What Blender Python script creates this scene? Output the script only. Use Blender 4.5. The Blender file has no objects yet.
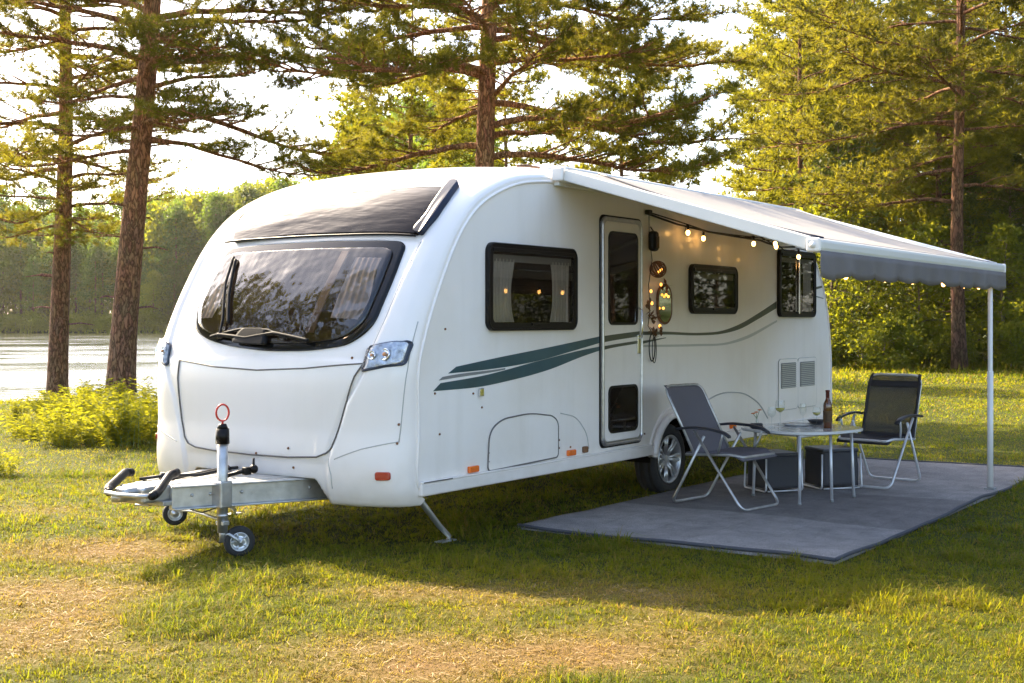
import bpy, bmesh, math, random
import numpy as np
from mathutils import Vector, Matrix
R = math.radians
random.seed(7)
sc = bpy.context.scene
col = sc.collection

# ------------------------------------------------------------------ helpers
def tag(o, label=None, cat=None, group=None, kind=None):
    if label: o['label'] = label
    if cat: o['category'] = cat
    if group: o['group'] = group
    if kind: o['kind'] = kind
    return o

def empty(name, loc=(0, 0, 0), rz=0, label=None, cat=None, group=None):
    o = bpy.data.objects.new(name, None)
    o.location = loc; o.rotation_euler = (0, 0, rz); o.empty_display_size = .1
    col.objects.link(o)
    return tag(o, label, cat, group)

def frame(d):
    d = Vector(d).normalized()
    a = Vector((0, 0, 1)) if abs(d.z) < .9 else Vector((1, 0, 0))
    x = d.cross(a).normalized(); y = d.cross(x).normalized()
    return x, y

class MB:
    """collects geometry for ONE mesh object"""
    def __init__(s): s.v = []; s.f = []; s.mi = []; s.sm = []; s.m = 0
    def add(s, vs, fs, smooth=True):
        b = len(s.v); s.v += [tuple(p) for p in vs]
        for f in fs: s.f.append([i + b for i in f]); s.mi.append(s.m); s.sm.append(smooth)
    def box(s, c, d, bev=.004, rot=None, seg=2):
        bm = bmesh.new(); bmesh.ops.create_cube(bm, size=1)
        for v in bm.verts: v.co = Vector((v.co.x * d[0], v.co.y * d[1], v.co.z * d[2]))
        if bev: bmesh.ops.bevel(bm, geom=bm.edges[:], offset=min(bev, min(d) * .45), segments=seg, affect='EDGES', profile=.5)
        M = Matrix.Translation(Vector(c))
        if rot is not None: M = M @ (rot if isinstance(rot, Matrix) else Matrix.Rotation(rot, 4, 'Z'))
        bm.verts.index_update()
        s.add([M @ v.co for v in bm.verts], [[v.index for v in f.verts] for f in bm.faces], False); bm.free()
    def tube(s, pts, r, n=10, cap=True, closed=False):
        pts = [Vector(p) for p in pts]; N = len(pts)
        rs = r if isinstance(r, (list, tuple)) else [r] * N
        rings = []; px = None
        for i, p in enumerate(pts):
            if closed: d = pts[(i + 1) % N] - pts[i - 1]
            else: d = pts[min(i + 1, N - 1)] - pts[max(i - 1, 0)]
            d.normalize()
            if px is None: x, y = frame(d)
            else:
                x = px - d * px.dot(d)
                x = x.normalized() if x.length > 1e-6 else frame(d)[0]
                y = d.cross(x)
            px = x
            rings.append([p + (x * math.cos(2 * math.pi * k / n) + y * math.sin(2 * math.pi * k / n)) * rs[i] for k in range(n)])
        vs = [v for q in rings for v in q]; fs = []
        for i in range(N if closed else N - 1):
            j = (i + 1) % N
            for k in range(n):
                fs.append([i * n + k, i * n + (k + 1) % n, j * n + (k + 1) % n, j * n + k])
        if cap and not closed: fs += [list(range(n))[::-1], [(N - 1) * n + k for k in range(n)]]
        s.add(vs, fs)
    def lathe(s, prof, c=(0, 0, 0), axis=(0, 0, 1), n=24):
        """prof: (radius, height) list"""
        a = Vector(axis).normalized(); x, y = frame(a); c = Vector(c); vs = []; fs = []
        for r, h in prof:
            for k in range(n):
                t = 2 * math.pi * k / n
                vs.append(c + a * h + (x * math.cos(t) + y * math.sin(t)) * r)
        for i in range(len(prof) - 1):
            for k in range(n):
                fs.append([i * n + k, i * n + (k + 1) % n, (i + 1) * n + (k + 1) % n, (i + 1) * n + k])
        s.add(vs, fs)
    def sphere(s, c, r, n=12, sc_=(1, 1, 1)):
        m = max(6, n // 2 + 2); vs = []; fs = []
        for i in range(m + 1):
            for k in range(n):
                a = math.pi * i / m; t = 2 * math.pi * k / n
                vs.append((c[0] + r * sc_[0] * math.sin(a) * math.cos(t), c[1] + r * sc_[1] * math.sin(a) * math.sin(t), c[2] + r * sc_[2] * math.cos(a)))
        for i in range(m):
            for k in range(n): fs.append([i * n + k, (i + 1) * n + k, (i + 1) * n + (k + 1) % n, i * n + (k + 1) % n])
        s.add(vs, fs)
    def prism(s, outl, y0, y1):
        """outline in local xz, extruded from y0 to y1 (y0<y1)"""
        n = len(outl)
        vs = [(a, y0, b) for a, b in outl] + [(a, y1, b) for a, b in outl]
        A = sum(outl[i][0] * outl[(i + 1) % n][1] - outl[(i + 1) % n][0] * outl[i][1] for i in range(n))
        fr = list(range(n)); bk = [n + i for i in range(n)][::-1]
        sd = [[i, n + i, n + (i + 1) % n, (i + 1) % n] for i in range(n)]
        if A < 0: fr = fr[::-1]; bk = bk[::-1]; sd = [f[::-1] for f in sd]
        s.add(vs, [fr, bk] + sd, False)
    def ring(s, o, i_, y0, y1):
        """frame between two outlines with the same vertex count"""
        n = len(o)
        vs = [(a, y0, b) for a, b in o] + [(a, y0, b) for a, b in i_] + [(a, y1, b) for a, b in o] + [(a, y1, b) for a, b in i_]
        fs = []
        for k in range(n):
            j = (k + 1) % n
            fs += [[k, j, n + j, n + k], [n + k, n + j, 3 * n + j, 3 * n + k], [2 * n + k, 2 * n + j, j, k]]
        s.add(vs, fs, False)
    def build(s, name, mats, parent=None):
        me = bpy.data.meshes.new(name)
        me.from_pydata(s.v, [], s.f)
        for m in (mats if isinstance(mats, (list, tuple)) else [mats]): me.materials.append(m)
        me.polygons.foreach_set('material_index', s.mi); me.polygons.foreach_set('use_smooth', s.sm)
        bm = bmesh.new(); bm.from_mesh(me); bmesh.ops.recalc_face_normals(bm, faces=bm.faces[:]); bm.to_mesh(me); bm.free()
        o = bpy.data.objects.new(name, me); col.objects.link(o); o.parent = parent
        return o

def rrect(x0, x1, z0, z1, r, n=6):
    pts = []
    for cx, cz, a in ((x1 - r, z1 - r, 0), (x0 + r, z1 - r, 90), (x0 + r, z0 + r, 180), (x1 - r, z0 + r, 270)):
        for k in range(n + 1):
            t = R(a + 90 * k / n); pts.append((cx + r * math.cos(t), cz + r * math.sin(t)))
    return pts

def rpoly(pts, r, n=6):
    out = []; N = len(pts)
    for i in range(N):
        p = Vector(pts[i]); a = Vector(pts[i - 1]) - p; b = Vector(pts[(i + 1) % N]) - p
        rr = r[i] if isinstance(r, (list, tuple)) else r
        d = min(rr, a.length * .49, b.length * .49)
        p0 = p + a.normalized() * d; p1 = p + b.normalized() * d
        for k in range(n + 1):
            t = k / n; q = p0 * (1 - t) ** 2 + p * 2 * t * (1 - t) + p1 * t * t
            out.append((q.x, q.y))
    return out

def arc(pts, r=.05, n=5):
    out = [Vector(pts[0])]
    for i in range(1, len(pts) - 1):
        p = Vector(pts[i]); a = Vector(pts[i - 1]) - p; c = Vector(pts[i + 1]) - p; d = min(r, a.length * .45, c.length * .45)
        p0 = p + a.normalized() * d; p1 = p + c.normalized() * d
        for k in range(n + 1): t = k / n; out.append(p0 * (1 - t) ** 2 + p * 2 * t * (1 - t) + p1 * t * t)
    out.append(Vector(pts[-1])); return out

def trimesh(name, V, T, mat_, parent=None, attr=None, smooth=True, uv=None):
    """fast all-triangle (or quad) mesh from numpy arrays"""
    k = T.shape[1]
    me = bpy.data.meshes.new(name)
    me.vertices.add(len(V)); me.vertices.foreach_set('co', np.asarray(V, np.float32).ravel())
    me.loops.add(T.size); me.loops.foreach_set('vertex_index', np.asarray(T, np.int32).ravel())
    me.polygons.add(len(T)); me.polygons.foreach_set('loop_start', np.arange(0, T.size, k, dtype=np.int32))
    me.polygons.foreach_set('use_smooth', np.full(len(T), smooth))
    if attr:
        for nm, a in attr.items():
            at = me.attributes.new(nm, 'FLOAT', 'POINT'); at.data.foreach_set('value', np.asarray(a, np.float32))
    me.update(calc_edges=True)
    me.materials.append(mat_)
    o = bpy.data.objects.new(name, me); col.objects.link(o); o.parent = parent
    return o

# ------------------------------------------------------------------ materials
def nt(m): return m.node_tree.nodes, m.node_tree.links
def mat(name, c, rough=.5, metal=0, spec=.5, coat=0, var=0, vscale=5, bump=0, bscale=50, emit=None, estr=0, dirt=None, trans=0, stretch=None, bdist=.01):
    m = bpy.data.materials.new(name); m.use_nodes = True; N, L = nt(m); b = N['Principled BSDF']
    b.inputs['Base Color'].default_value = (*c, 1); b.inputs['Roughness'].default_value = rough
    b.inputs['Metallic'].default_value = metal; b.inputs['Specular IOR Level'].default_value = spec
    b.inputs['Coat Weight'].default_value = coat; b.inputs['Coat Roughness'].default_value = .04
    b.inputs['Transmission Weight'].default_value = trans
    if emit: b.inputs['Emission Color'].default_value = (*emit, 1); b.inputs['Emission Strength'].default_value = estr
    tc = N.new('ShaderNodeTexCoord'); src = tc.outputs['Object']
    if stretch:
        mp = N.new('ShaderNodeMapping'); mp.inputs['Scale'].default_value = stretch; L.new(src, mp.inputs[0]); src = mp.outputs[0]
    if var or dirt:
        n = N.new('ShaderNodeTexNoise'); n.inputs['Scale'].default_value = vscale; n.inputs['Detail'].default_value = 6; L.new(src, n.inputs['Vector'])
        r = N.new('ShaderNodeValToRGB'); L.new(n.outputs['Fac'], r.inputs[0])
        if dirt:
            r.color_ramp.elements[0].position = .35; r.color_ramp.elements[0].color = (*dirt, 1)
            r.color_ramp.elements[1].position = .52; r.color_ramp.elements[1].color = (*c, 1)
        else:
            r.color_ramp.elements[0].position = .3; r.color_ramp.elements[1].position = .7
            r.color_ramp.elements[0].color = (*[x * (1 - var) for x in c], 1); r.color_ramp.elements[1].color = (*[min(1, x * (1 + var)) for x in c], 1)
        L.new(r.outputs[0], b.inputs['Base Color'])
    if bump:
        n = N.new('ShaderNodeTexNoise'); n.inputs['Scale'].default_value = bscale; n.inputs['Detail'].default_value = 4; L.new(src, n.inputs['Vector'])
        u = N.new('ShaderNodeBump'); u.inputs['Strength'].default_value = bump; u.inputs['Distance'].default_value = bdist; L.new(n.outputs['Fac'], u.inputs['Height']); L.new(u.outputs[0], b.inputs['Normal'])
    return m

def streaks(m, c, amt):
    N, L = nt(m); b = N['Principled BSDF']; src = b.inputs['Base Color'].links[0].from_socket
    tc = N.new('ShaderNodeTexCoord'); mp = N.new('ShaderNodeMapping'); mp.inputs['Scale'].default_value = (7, 7, .7); L.new(tc.outputs['Object'], mp.inputs[0])
    n = N.new('ShaderNodeTexNoise'); n.inputs['Scale'].default_value = 1; n.inputs['Detail'].default_value = 5; L.new(mp.outputs[0], n.inputs['Vector'])
    r = N.new('ShaderNodeMapRange'); r.inputs['From Min'].default_value = .52; r.inputs['From Max'].default_value = .75; r.inputs['To Max'].default_value = amt; L.new(n.outputs['Fac'], r.inputs[0])
    sp = N.new('ShaderNodeSeparateXYZ'); L.new(tc.outputs['Object'], sp.inputs[0])
    n2 = N.new('ShaderNodeTexNoise'); n2.inputs['Scale'].default_value = 9; n2.inputs['Detail'].default_value = 6; L.new(tc.outputs['Object'], n2.inputs['Vector'])
    z = N.new('ShaderNodeMapRange'); z.inputs['From Min'].default_value = .75; z.inputs['From Max'].default_value = .34; z.inputs['To Max'].default_value = .5; L.new(sp.outputs['Z'], z.inputs[0])
    mu = N.new('ShaderNodeMath'); mu.operation = 'MULTIPLY'; L.new(z.outputs[0], mu.inputs[0]); L.new(n2.outputs['Fac'], mu.inputs[1])
    ad = N.new('ShaderNodeMath'); ad.use_clamp = True; L.new(mu.outputs[0], ad.inputs[0]); L.new(r.outputs[0], ad.inputs[1])
    mx = N.new('ShaderNodeMix'); mx.data_type = 'RGBA'; mx.inputs['B'].default_value = (*c, 1); L.new(ad.outputs[0], mx.inputs['Factor']); L.new(src, mx.inputs['A']); L.new(mx.outputs['Result'], b.inputs['Base Color'])

def foliage(name, c1, c2, trc, tr=.45, nscale=.7, rough=.6):
    m = bpy.data.materials.new(name); m.use_nodes = True; N, L = nt(m); N.clear()
    out = N.new('ShaderNodeOutputMaterial'); mx = N.new('ShaderNodeMixShader'); mx.inputs[0].default_value = tr
    d = N.new('ShaderNodeBsdfPrincipled'); d.inputs['Roughness'].default_value = rough; d.inputs['Specular IOR Level'].default_value = .25
    t = N.new('ShaderNodeBsdfTranslucent')
    tc = N.new('ShaderNodeTexCoord'); n = N.new('ShaderNodeTexNoise'); n.inputs['Scale'].default_value = nscale; n.inputs['Detail'].default_value = 4
    L.new(tc.outputs['Object'], n.inputs['Vector'])
    g = N.new('ShaderNodeNewGeometry'); oi = N.new('ShaderNodeObjectInfo')
    a = N.new('ShaderNodeMath'); a.operation = 'MULTIPLY_ADD'; a.inputs[1].default_value = .45; L.new(g.outputs['Random Per Island'], a.inputs[0])
    a2 = N.new('ShaderNodeMath'); a2.operation = 'MULTIPLY_ADD'; a2.inputs[1].default_value = .9; a2.inputs[2].default_value = -.4
    L.new(n.outputs['Fac'], a2.inputs[0]); L.new(a2.outputs[0], a.inputs[2])
    a3 = N.new('ShaderNodeMath'); a3.operation = 'MULTIPLY_ADD'; a3.inputs[1].default_value = .35; L.new(oi.outputs['Random'], a3.inputs[0]); L.new(a.outputs[0], a3.inputs[2])
    for cc, dst in (((c1, c2), d.inputs['Base Color']), ((tuple(x * .6 for x in trc), trc), t.inputs['Color'])):
        r = N.new('ShaderNodeMix'); r.data_type = 'RGBA'; r.inputs['A'].default_value = (*cc[0], 1); r.inputs['B'].default_value = (*cc[1], 1)
        L.new(a3.outputs[0], r.inputs['Factor']); L.new(r.outputs['Result'], dst)
    L.new(d.outputs[0], mx.inputs[1]); L.new(t.outputs[0], mx.inputs[2]); L.new(mx.outputs[0], out.inputs[0])
    return m

def glass(name, tint, refl=.5, rough=.02, bump=0, trmin=.0):
    """thin pane: tinted see-through plus fresnel mirror"""
    m = bpy.data.materials.new(name); m.use_nodes = True; N, L = nt(m); N.clear()
    out = N.new('ShaderNodeOutputMaterial'); mx = N.new('ShaderNodeMixShader'); t = N.new('ShaderNodeBsdfTransparent'); t.inputs[0].default_value = (*tint, 1)
    g = N.new('ShaderNodeBsdfGlossy'); g.inputs['Roughness'].default_value = rough; g.inputs['Color'].default_value = (.95, .95, .95, 1)
    lw = N.new('ShaderNodeLayerWeight'); pw = N.new('ShaderNodeMath'); pw.operation = 'POWER'; pw.inputs[1].default_value = 4.5; L.new(lw.outputs['Facing'], pw.inputs[0])
    ma = N.new('ShaderNodeMath'); ma.operation = 'MULTIPLY_ADD'; ma.inputs[1].default_value = .85; ma.inputs[2].default_value = refl; ma.use_clamp = True
    L.new(pw.outputs[0], ma.inputs[0]); L.new(ma.outputs[0], mx.inputs[0]); L.new(t.outputs[0], mx.inputs[1]); L.new(g.outputs[0], mx.inputs[2]); L.new(mx.outputs[0], out.inputs[0])
    if bump:
        tc = N.new('ShaderNodeTexCoord'); n = N.new('ShaderNodeTexNoise'); n.inputs['Scale'].default_value = 5; n.inputs['Detail'].default_value = 2; L.new(tc.outputs['Object'], n.inputs['Vector'])
        u = N.new('ShaderNodeBump'); u.inputs['Strength'].default_value = bump; u.inputs['Distance'].default_value = .02; L.new(n.outputs['Fac'], u.inputs['Height']); L.new(u.outputs[0], g.inputs['Normal']); L.new(u.outputs[0], lw.inputs['Normal'])
    return m

M = {}
M['white'] = mat('caravan_white', (.88, .82, .775), .28, coat=.3, dirt=(.84, .78, .725), vscale=1.3, bump=.03, bscale=3)
M['sidewhite'] = mat('side_panel_white', (.90, .845, .79), .33, coat=.15, dirt=(.84, .775, .70), vscale=1.1, bump=.06, bscale=60)
streaks(M['sidewhite'], (.50, .44, .34), .12); streaks(M['white'], (.52, .46, .36), .06)
M['seam'] = mat('seam_grey', (.12, .11, .10), .6)
M['softseam'] = mat('soft_seam', (.42, .41, .38), .6)
M['black'] = mat('black_plastic', (.008, .007, .007), .35, spec=.2, bump=.1, bscale=200)
M['wiper'] = mat('wiper_black', (.01, .01, .011), .65, spec=.15)
M['blackgloss'] = mat('black_gloss', (.005, .005, .005), .08, spec=.3)
M['skylight'] = mat('tinted_skylight', (.008, .005, .004), .03, spec=.16, bump=.6, bscale=1.5, stretch=(2.2, .6, 2.2), bdist=.04)
M['navytrim'] = mat('dark_blue_trim', (.012, .018, .04), .35, spec=.3)
M['dark'] = mat('dark_interior', (.010, .007, .005), .8, spec=.1)
M['wood'] = mat('interior_wood', (.05, .022, .012), .5, var=.3, vscale=8)
M['glass'] = glass('window_glass', (.80, .77, .72), .03)
M['glassfront'] = glass('windscreen_glass', (.52, .47, .44), .07, bump=.6)
M['clear'] = glass('clear_glass', (.93, .95, .95), .06, .01)
M['chrome'] = mat('chrome', (.75, .76, .78), .12, 1)
M['alu'] = mat('brushed_aluminium', (.62, .62, .62), .34, 1, var=.12, vscale=20)
M['galv'] = mat('galvanised_steel', (.50, .50, .49), .42, .85, var=.18, vscale=14, bump=.1, bscale=30)
M['rubber'] = mat('tyre_rubber', (.018, .017, .016), .75, var=.3, vscale=20, bump=.3, bscale=90)
M['rim'] = mat('alloy_silver', (.62, .63, .64), .28, .8)
M['orange'] = mat('orange_lens', (.85, .16, .01), .2, coat=.6, bump=.4, bscale=120)
M['redlens'] = mat('red_lens', (.42, .035, .015), .2, coat=.6, bump=.4, bscale=120)
M['red'] = mat('red_handle', (.55, .03, .015), .35)
M['curtain'] = mat('curtain_cloth', (.46, .44, .42), .9, var=.15, vscale=4, stretch=(12, 12, .6))
M['teal'] = mat('teal_stripe', (.028, .075, .09), .35, coat=.3, var=.25, vscale=3)
M['olive'] = mat('dark_olive_stripe', (.075, .085, .06), .35, coat=.3)
M['greyline'] = mat('grey_stripe', (.20, .205, .20), .4)
M['paleline'] = mat('pale_grey_stripe', (.52, .51, .46), .4)
M['lens'] = glass('headlight_lens', (.92, .94, .97), .03, .08, bump=.6)
M['bluetrim'] = mat('lamp_blue_trim', (.025, .035, .06), .3)
M['reflector'] = mat('lamp_reflector', (.42, .42, .43), .30, .8, bump=1, bscale=30, var=.5, vscale=22)
M['amber'] = mat('amber_bulb', (.75, .30, .08), .3)
M['awn'] = mat('awning_fabric', (.36, .345, .335), .8, var=.06, vscale=2, bump=.15, bscale=300)
def thin_cloth(m, c, f=.35):
    N, L = nt(m); b = N['Principled BSDF']; t = N.new('ShaderNodeBsdfTranslucent'); t.inputs['Color'].default_value = (*c, 1); mx = N.new('ShaderNodeMixShader'); mx.inputs[0].default_value = f
    L.new(b.outputs[0], mx.inputs[1]); L.new(t.outputs[0], mx.inputs[2]); L.new(mx.outputs[0], N['Material Output'].inputs[0])
thin_cloth(M['awn'], (.48, .45, .42), .3)
M['awnwhite'] = mat('awning_white_aluminium', (.74, .73, .70), .35, coat=.15)
M['valance'] = mat('valance_fabric', (.155, .14, .138), .85, var=.1, vscale=4, bump=.2, bscale=250)
M['cord'] = mat('black_cord', (.015, .013, .012), .6)
M['bulb'] = mat('lit_bulb', (1, .6, .2), .3, emit=(1, .50, .13), estr=3.8)
M['glow'] = mat('glow_bulb', (1, .5, .12), .3, emit=(1, .38, .06), estr=.8)
M['copper'] = mat('dried_leaf_brown', (.16, .075, .03), .6, var=.4, vscale=30)
M['mirror'] = mat('mirror_glass', (.55, .60, .40), .05, 1)
M['bottle'] = mat('bottle_amber_glass', (.10, .030, .004), .05, coat=1)
M['foil'] = mat('bottle_foil', (.13, .03, .015), .3, .4)
M['label'] = mat('bottle_label', (.07, .035, .01), .6, var=.6, vscale=40)
M['tabletop'] = mat('table_top', (.62, .63, .64), .16, coat=.4, var=.05, vscale=6)
M['metalgrey'] = mat('grey_tube', (.62, .63, .65), .35, .4, var=.1, vscale=10)
M['tinblack'] = mat('dark_tin', (.02, .022, .03), .4)
M['green'] = mat('sprig_green', (.10, .16, .03), .6)
M['yellowpetal'] = mat('yellow_petal', (.6, .38, .04), .6)
M['orangepetal'] = mat('orange_petal', (.55, .16, .03), .6)
M['rust'] = mat('rust_speck', (.20, .09, .04), .8)
M['wine'] = mat('pale_drink', (.55, .50, .12), .1, coat=.4)

def mesh_cloth(name, c, see):
    m = bpy.data.materials.new(name); m.use_nodes = True; N, L = nt(m); b = N['Principled BSDF']
    b.inputs['Base Color'].default_value = (*c, 1); b.inputs['Roughness'].default_value = .75; b.inputs['Specular IOR Level'].default_value = .3
    tr = N.new('ShaderNodeBsdfTransparent'); mx = N.new('ShaderNodeMixShader')
    tc = N.new('ShaderNodeTexCoord'); w = N.new('ShaderNodeTexNoise'); w.inputs['Scale'].default_value = 3; L.new(tc.outputs['Object'], w.inputs['Vector'])
    ma = N.new('ShaderNodeMath'); ma.operation = 'MULTIPLY_ADD'; ma.inputs[1].default_value = .12; ma.inputs[2].default_value = see - .06
    L.new(w.outputs['Fac'], ma.inputs[0]); L.new(ma.outputs[0], mx.inputs[0]); L.new(b.outputs[0], mx.inputs[1]); L.new(tr.outputs[0], mx.inputs[2]); L.new(mx.outputs[0], N['Material Output'].inputs[0])
    n = N.new('ShaderNodeTexNoise'); n.inputs['Scale'].default_value = 260; L.new(tc.outputs['Object'], n.inputs['Vector'])
    u = N.new('ShaderNodeBump'); u.inputs['Strength'].default_value = .3; u.inputs['Distance'].default_value = .003; L.new(n.outputs['Fac'], u.inputs['Height']); L.new(u.outputs[0], b.inputs['Normal'])
    return m
M['sling'] = mesh_cloth('grey_mesh_fabric', (.125, .12, .14), .08)
M['slingdark'] = mesh_cloth('dark_mesh_fabric', (.075, .073, .078), .24)
M['slingband'] = mesh_cloth('dark_band_fabric', (.035, .034, .040), .02)
M['boxcloth'] = mesh_cloth('box_fabric', (.050, .050, .056), .03)

def bark_mat(name, low, high, z0, z1, scale=1.0, stren=1.0):
    m = bpy.data.materials.new(name); m.use_nodes = True; N, L = nt(m); b = N['Principled BSDF']; b.inputs['Roughness'].default_value = .85; b.inputs['Specular IOR Level'].default_value = .2
    tc = N.new('ShaderNodeTexCoord'); mp = N.new('ShaderNodeMapping'); mp.inputs['Scale'].default_value = (17 * scale, 17 * scale, 5 * scale); L.new(tc.outputs['Object'], mp.inputs[0])
    nz = N.new('ShaderNodeTexNoise'); nz.inputs['Scale'].default_value = 1.2; nz.inputs['Detail'].default_value = 3; L.new(mp.outputs[0], nz.inputs['Vector'])
    ad = N.new('ShaderNodeVectorMath'); ad.operation = 'MULTIPLY_ADD'; ad.inputs[1].default_value = (2.2, 2.2, 2.2); L.new(nz.outputs['Color'], ad.inputs[0]); L.new(mp.outputs[0], ad.inputs[2])
    vo = N.new('ShaderNodeTexVoronoi'); vo.feature = 'DISTANCE_TO_EDGE'; vo.inputs['Scale'].default_value = 1; L.new(ad.outputs[0], vo.inputs['Vector'])
    vc = N.new('ShaderNodeTexVoronoi'); vc.inputs['Scale'].default_value = 1; L.new(ad.outputs[0], vc.inputs['Vector'])
    cr = N.new('ShaderNodeValToRGB'); cr.color_ramp.elements[0].position = .0; cr.color_ramp.elements[1].position = .22
    cr.color_ramp.elements[0].color = (.20, .17, .15, 1); cr.color_ramp.elements[1].color = (1, 1, 1, 1); L.new(vo.outputs['Distance'], cr.inputs[0])
    sp = N.new('ShaderNodeSeparateXYZ'); L.new(tc.outputs['Object'], sp.inputs[0])
    mr = N.new('ShaderNodeMapRange'); mr.inputs['From Min'].default_value = z0; mr.inputs['From Max'].default_value = z1; L.new(sp.outputs['Z'], mr.inputs[0])
    n2 = N.new('ShaderNodeTexNoise'); n2.inputs['Scale'].default_value = 2.5; L.new(tc.outputs['Object'], n2.inputs['Vector'])
    aa = N.new('ShaderNodeMath'); aa.operation = 'MULTIPLY_ADD'; aa.inputs[1].default_value = .8; aa.inputs[2].default_value = -.4; L.new(n2.outputs['Fac'], aa.inputs[0])
    ab = N.new('ShaderNodeMath'); ab.use_clamp = True; L.new(aa.outputs[0], ab.inputs[0]); L.new(mr.outputs[0], ab.inputs[1])
    mx = N.new('ShaderNodeMix'); mx.data_type = 'RGBA'; mx.inputs['A'].default_value = (*low, 1); mx.inputs['B'].default_value = (*high, 1); L.new(ab.outputs[0], mx.inputs['Factor'])
    hs = N.new('ShaderNodeMix'); hs.data_type = 'RGBA'; hs.blend_type = 'MULTIPLY'; hs.inputs['Factor'].default_value = .9; L.new(mx.outputs['Result'], hs.inputs['A']); L.new(cr.outputs[0], hs.inputs['B'])
    h2 = N.new('ShaderNodeMix'); h2.data_type = 'RGBA'; h2.blend_type = 'MULTIPLY'; h2.inputs['Factor'].default_value = .16; L.new(hs.outputs['Result'], h2.inputs['A']); L.new(vc.outputs['Color'], h2.inputs['B'])
    L.new(h2.outputs['Result'], b.inputs['Base Color'])
    u = N.new('ShaderNodeBump'); u.inputs['Strength'].default_value = .9 * stren; u.inputs['Distance'].default_value = .03; L.new(cr.outputs[0], u.inputs['Height']); L.new(u.outputs[0], b.inputs['Normal'])
    return m
M['bark'] = bark_mat('pine_bark', (.30, .17, .10), (.62, .27, .11), 1.5, 5.5)
M['barkfar'] = bark_mat('far_pine_bark', (.15, .09, .06), (.36, .17, .08), 1, 7, .5, .5)
M['barkpale'] = bark_mat('pale_bark', (.26, .21, .14), (.36, .27, .16), 0, 5, .5, .4)
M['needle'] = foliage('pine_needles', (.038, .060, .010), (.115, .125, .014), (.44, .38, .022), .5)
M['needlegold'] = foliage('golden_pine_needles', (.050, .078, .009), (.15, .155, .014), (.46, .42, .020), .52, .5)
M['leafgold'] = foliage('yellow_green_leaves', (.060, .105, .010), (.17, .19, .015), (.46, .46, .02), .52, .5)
M['leafmid'] = foliage('mid_green_leaves', (.045, .075, .014), (.11, .14, .022), (.28, .30, .035), .42, .25)
M['needlefar'] = foliage('far_needles', (.026, .060, .012), (.09, .14, .018), (.27, .38, .03), .5, .2)
M['weed'] = foliage('bank_weed_leaves', (.055, .10, .010), (.20, .21, .016), (.48, .46, .02), .55, 2.2)

# ------------------------------------------------------------------ noise
_rt = np.random.RandomState(5).rand(256, 256)
def vnoise(x, y, s):
    x = np.asarray(x) / s + 900.3; y = np.asarray(y) / s + 900.7
    xi = np.floor(x).astype(int); yi = np.floor(y).astype(int); fx = x - xi; fy = y - yi
    fx = fx * fx * (3 - 2 * fx); fy = fy * fy * (3 - 2 * fy)
    g = lambda a, b: _rt[a % 256, b % 256]
    return (g(xi, yi) * (1 - fx) + g(xi + 1, yi) * fx) * (1 - fy) + (g(xi, yi + 1) * (1 - fx) + g(xi + 1, yi + 1) * fx) * fy
def fbm(x, y, s):
    return (vnoise(x, y, s) * .5 + vnoise(x, y, s * .45) * .27 + vnoise(x, y, s * .2) * .15 + vnoise(x, y, s * .09) * .08)
def sst(a, b, x):
    t = np.clip((x - a) / (b - a), 0, 1); return t * t * (3 - 2 * t)

DRYB = [(-3.2, 8.6, 1.5, .7, .42), (-1.9, 6.0, 1.1, .6, .34), (-.3, 7.0, 1.5, .45, .36), (.1, 5.8, 1.0, .5, .32), (-2.2, 7.1, 1.3, .5, .22),
        (2.0, 7.3, .8, .3, .22), (-4.2, 9.8, 1.2, .4, .25), (-.9, 5.4, .8, .4, .25), (2.0, 5.6, .7, .4, .12)]
def dryness(x, y):
    d = fbm(x, y, 1.1) * 1.15 - .36
    for cx, cy, sx, sy, a in DRYB: d = d + a * np.exp(-((x - cx) / sx) ** 2 - ((y - cy) / sy) ** 2)
    d = d - .25 * sst(10.5, 14, y)
    return sst(.30, 1.0, d)

# ------------------------------------------------------------------ terrain
WATER = -.45
def lake(x, y):
    """>0 inside the lake (metres from shore, roughly)"""
    near = y - (26.3 + .8 * np.sin(x * .35) + .05 * (x + 10) ** 2 * (x > -10) * .25)
    far = 188 + 3 * np.sin(x * .06) - y - np.maximum(0, x + 40) * 1.2
    right = (-2.5 - (y - 26) * .17 + 1.5 * np.sin(y * .09)) - x
    return np.minimum(np.minimum(near, far), right)
def height(x, y):
    l = lake(x, y)
    h = (vnoise(x, y, 3.) - .5) * .05 * sst(14, 18, np.hypot(x, y - 6) + 6) + (vnoise(x, y, 40.) - .5) * 1.2 * sst(60, 140, np.hypot(x, y))
    h = h * sst(2, -6, l)
    h = h - .95 * sst(-3.2, 2.5, l)
    h = h + 3.0 * sst(235, 420, y)
    return h

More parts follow.
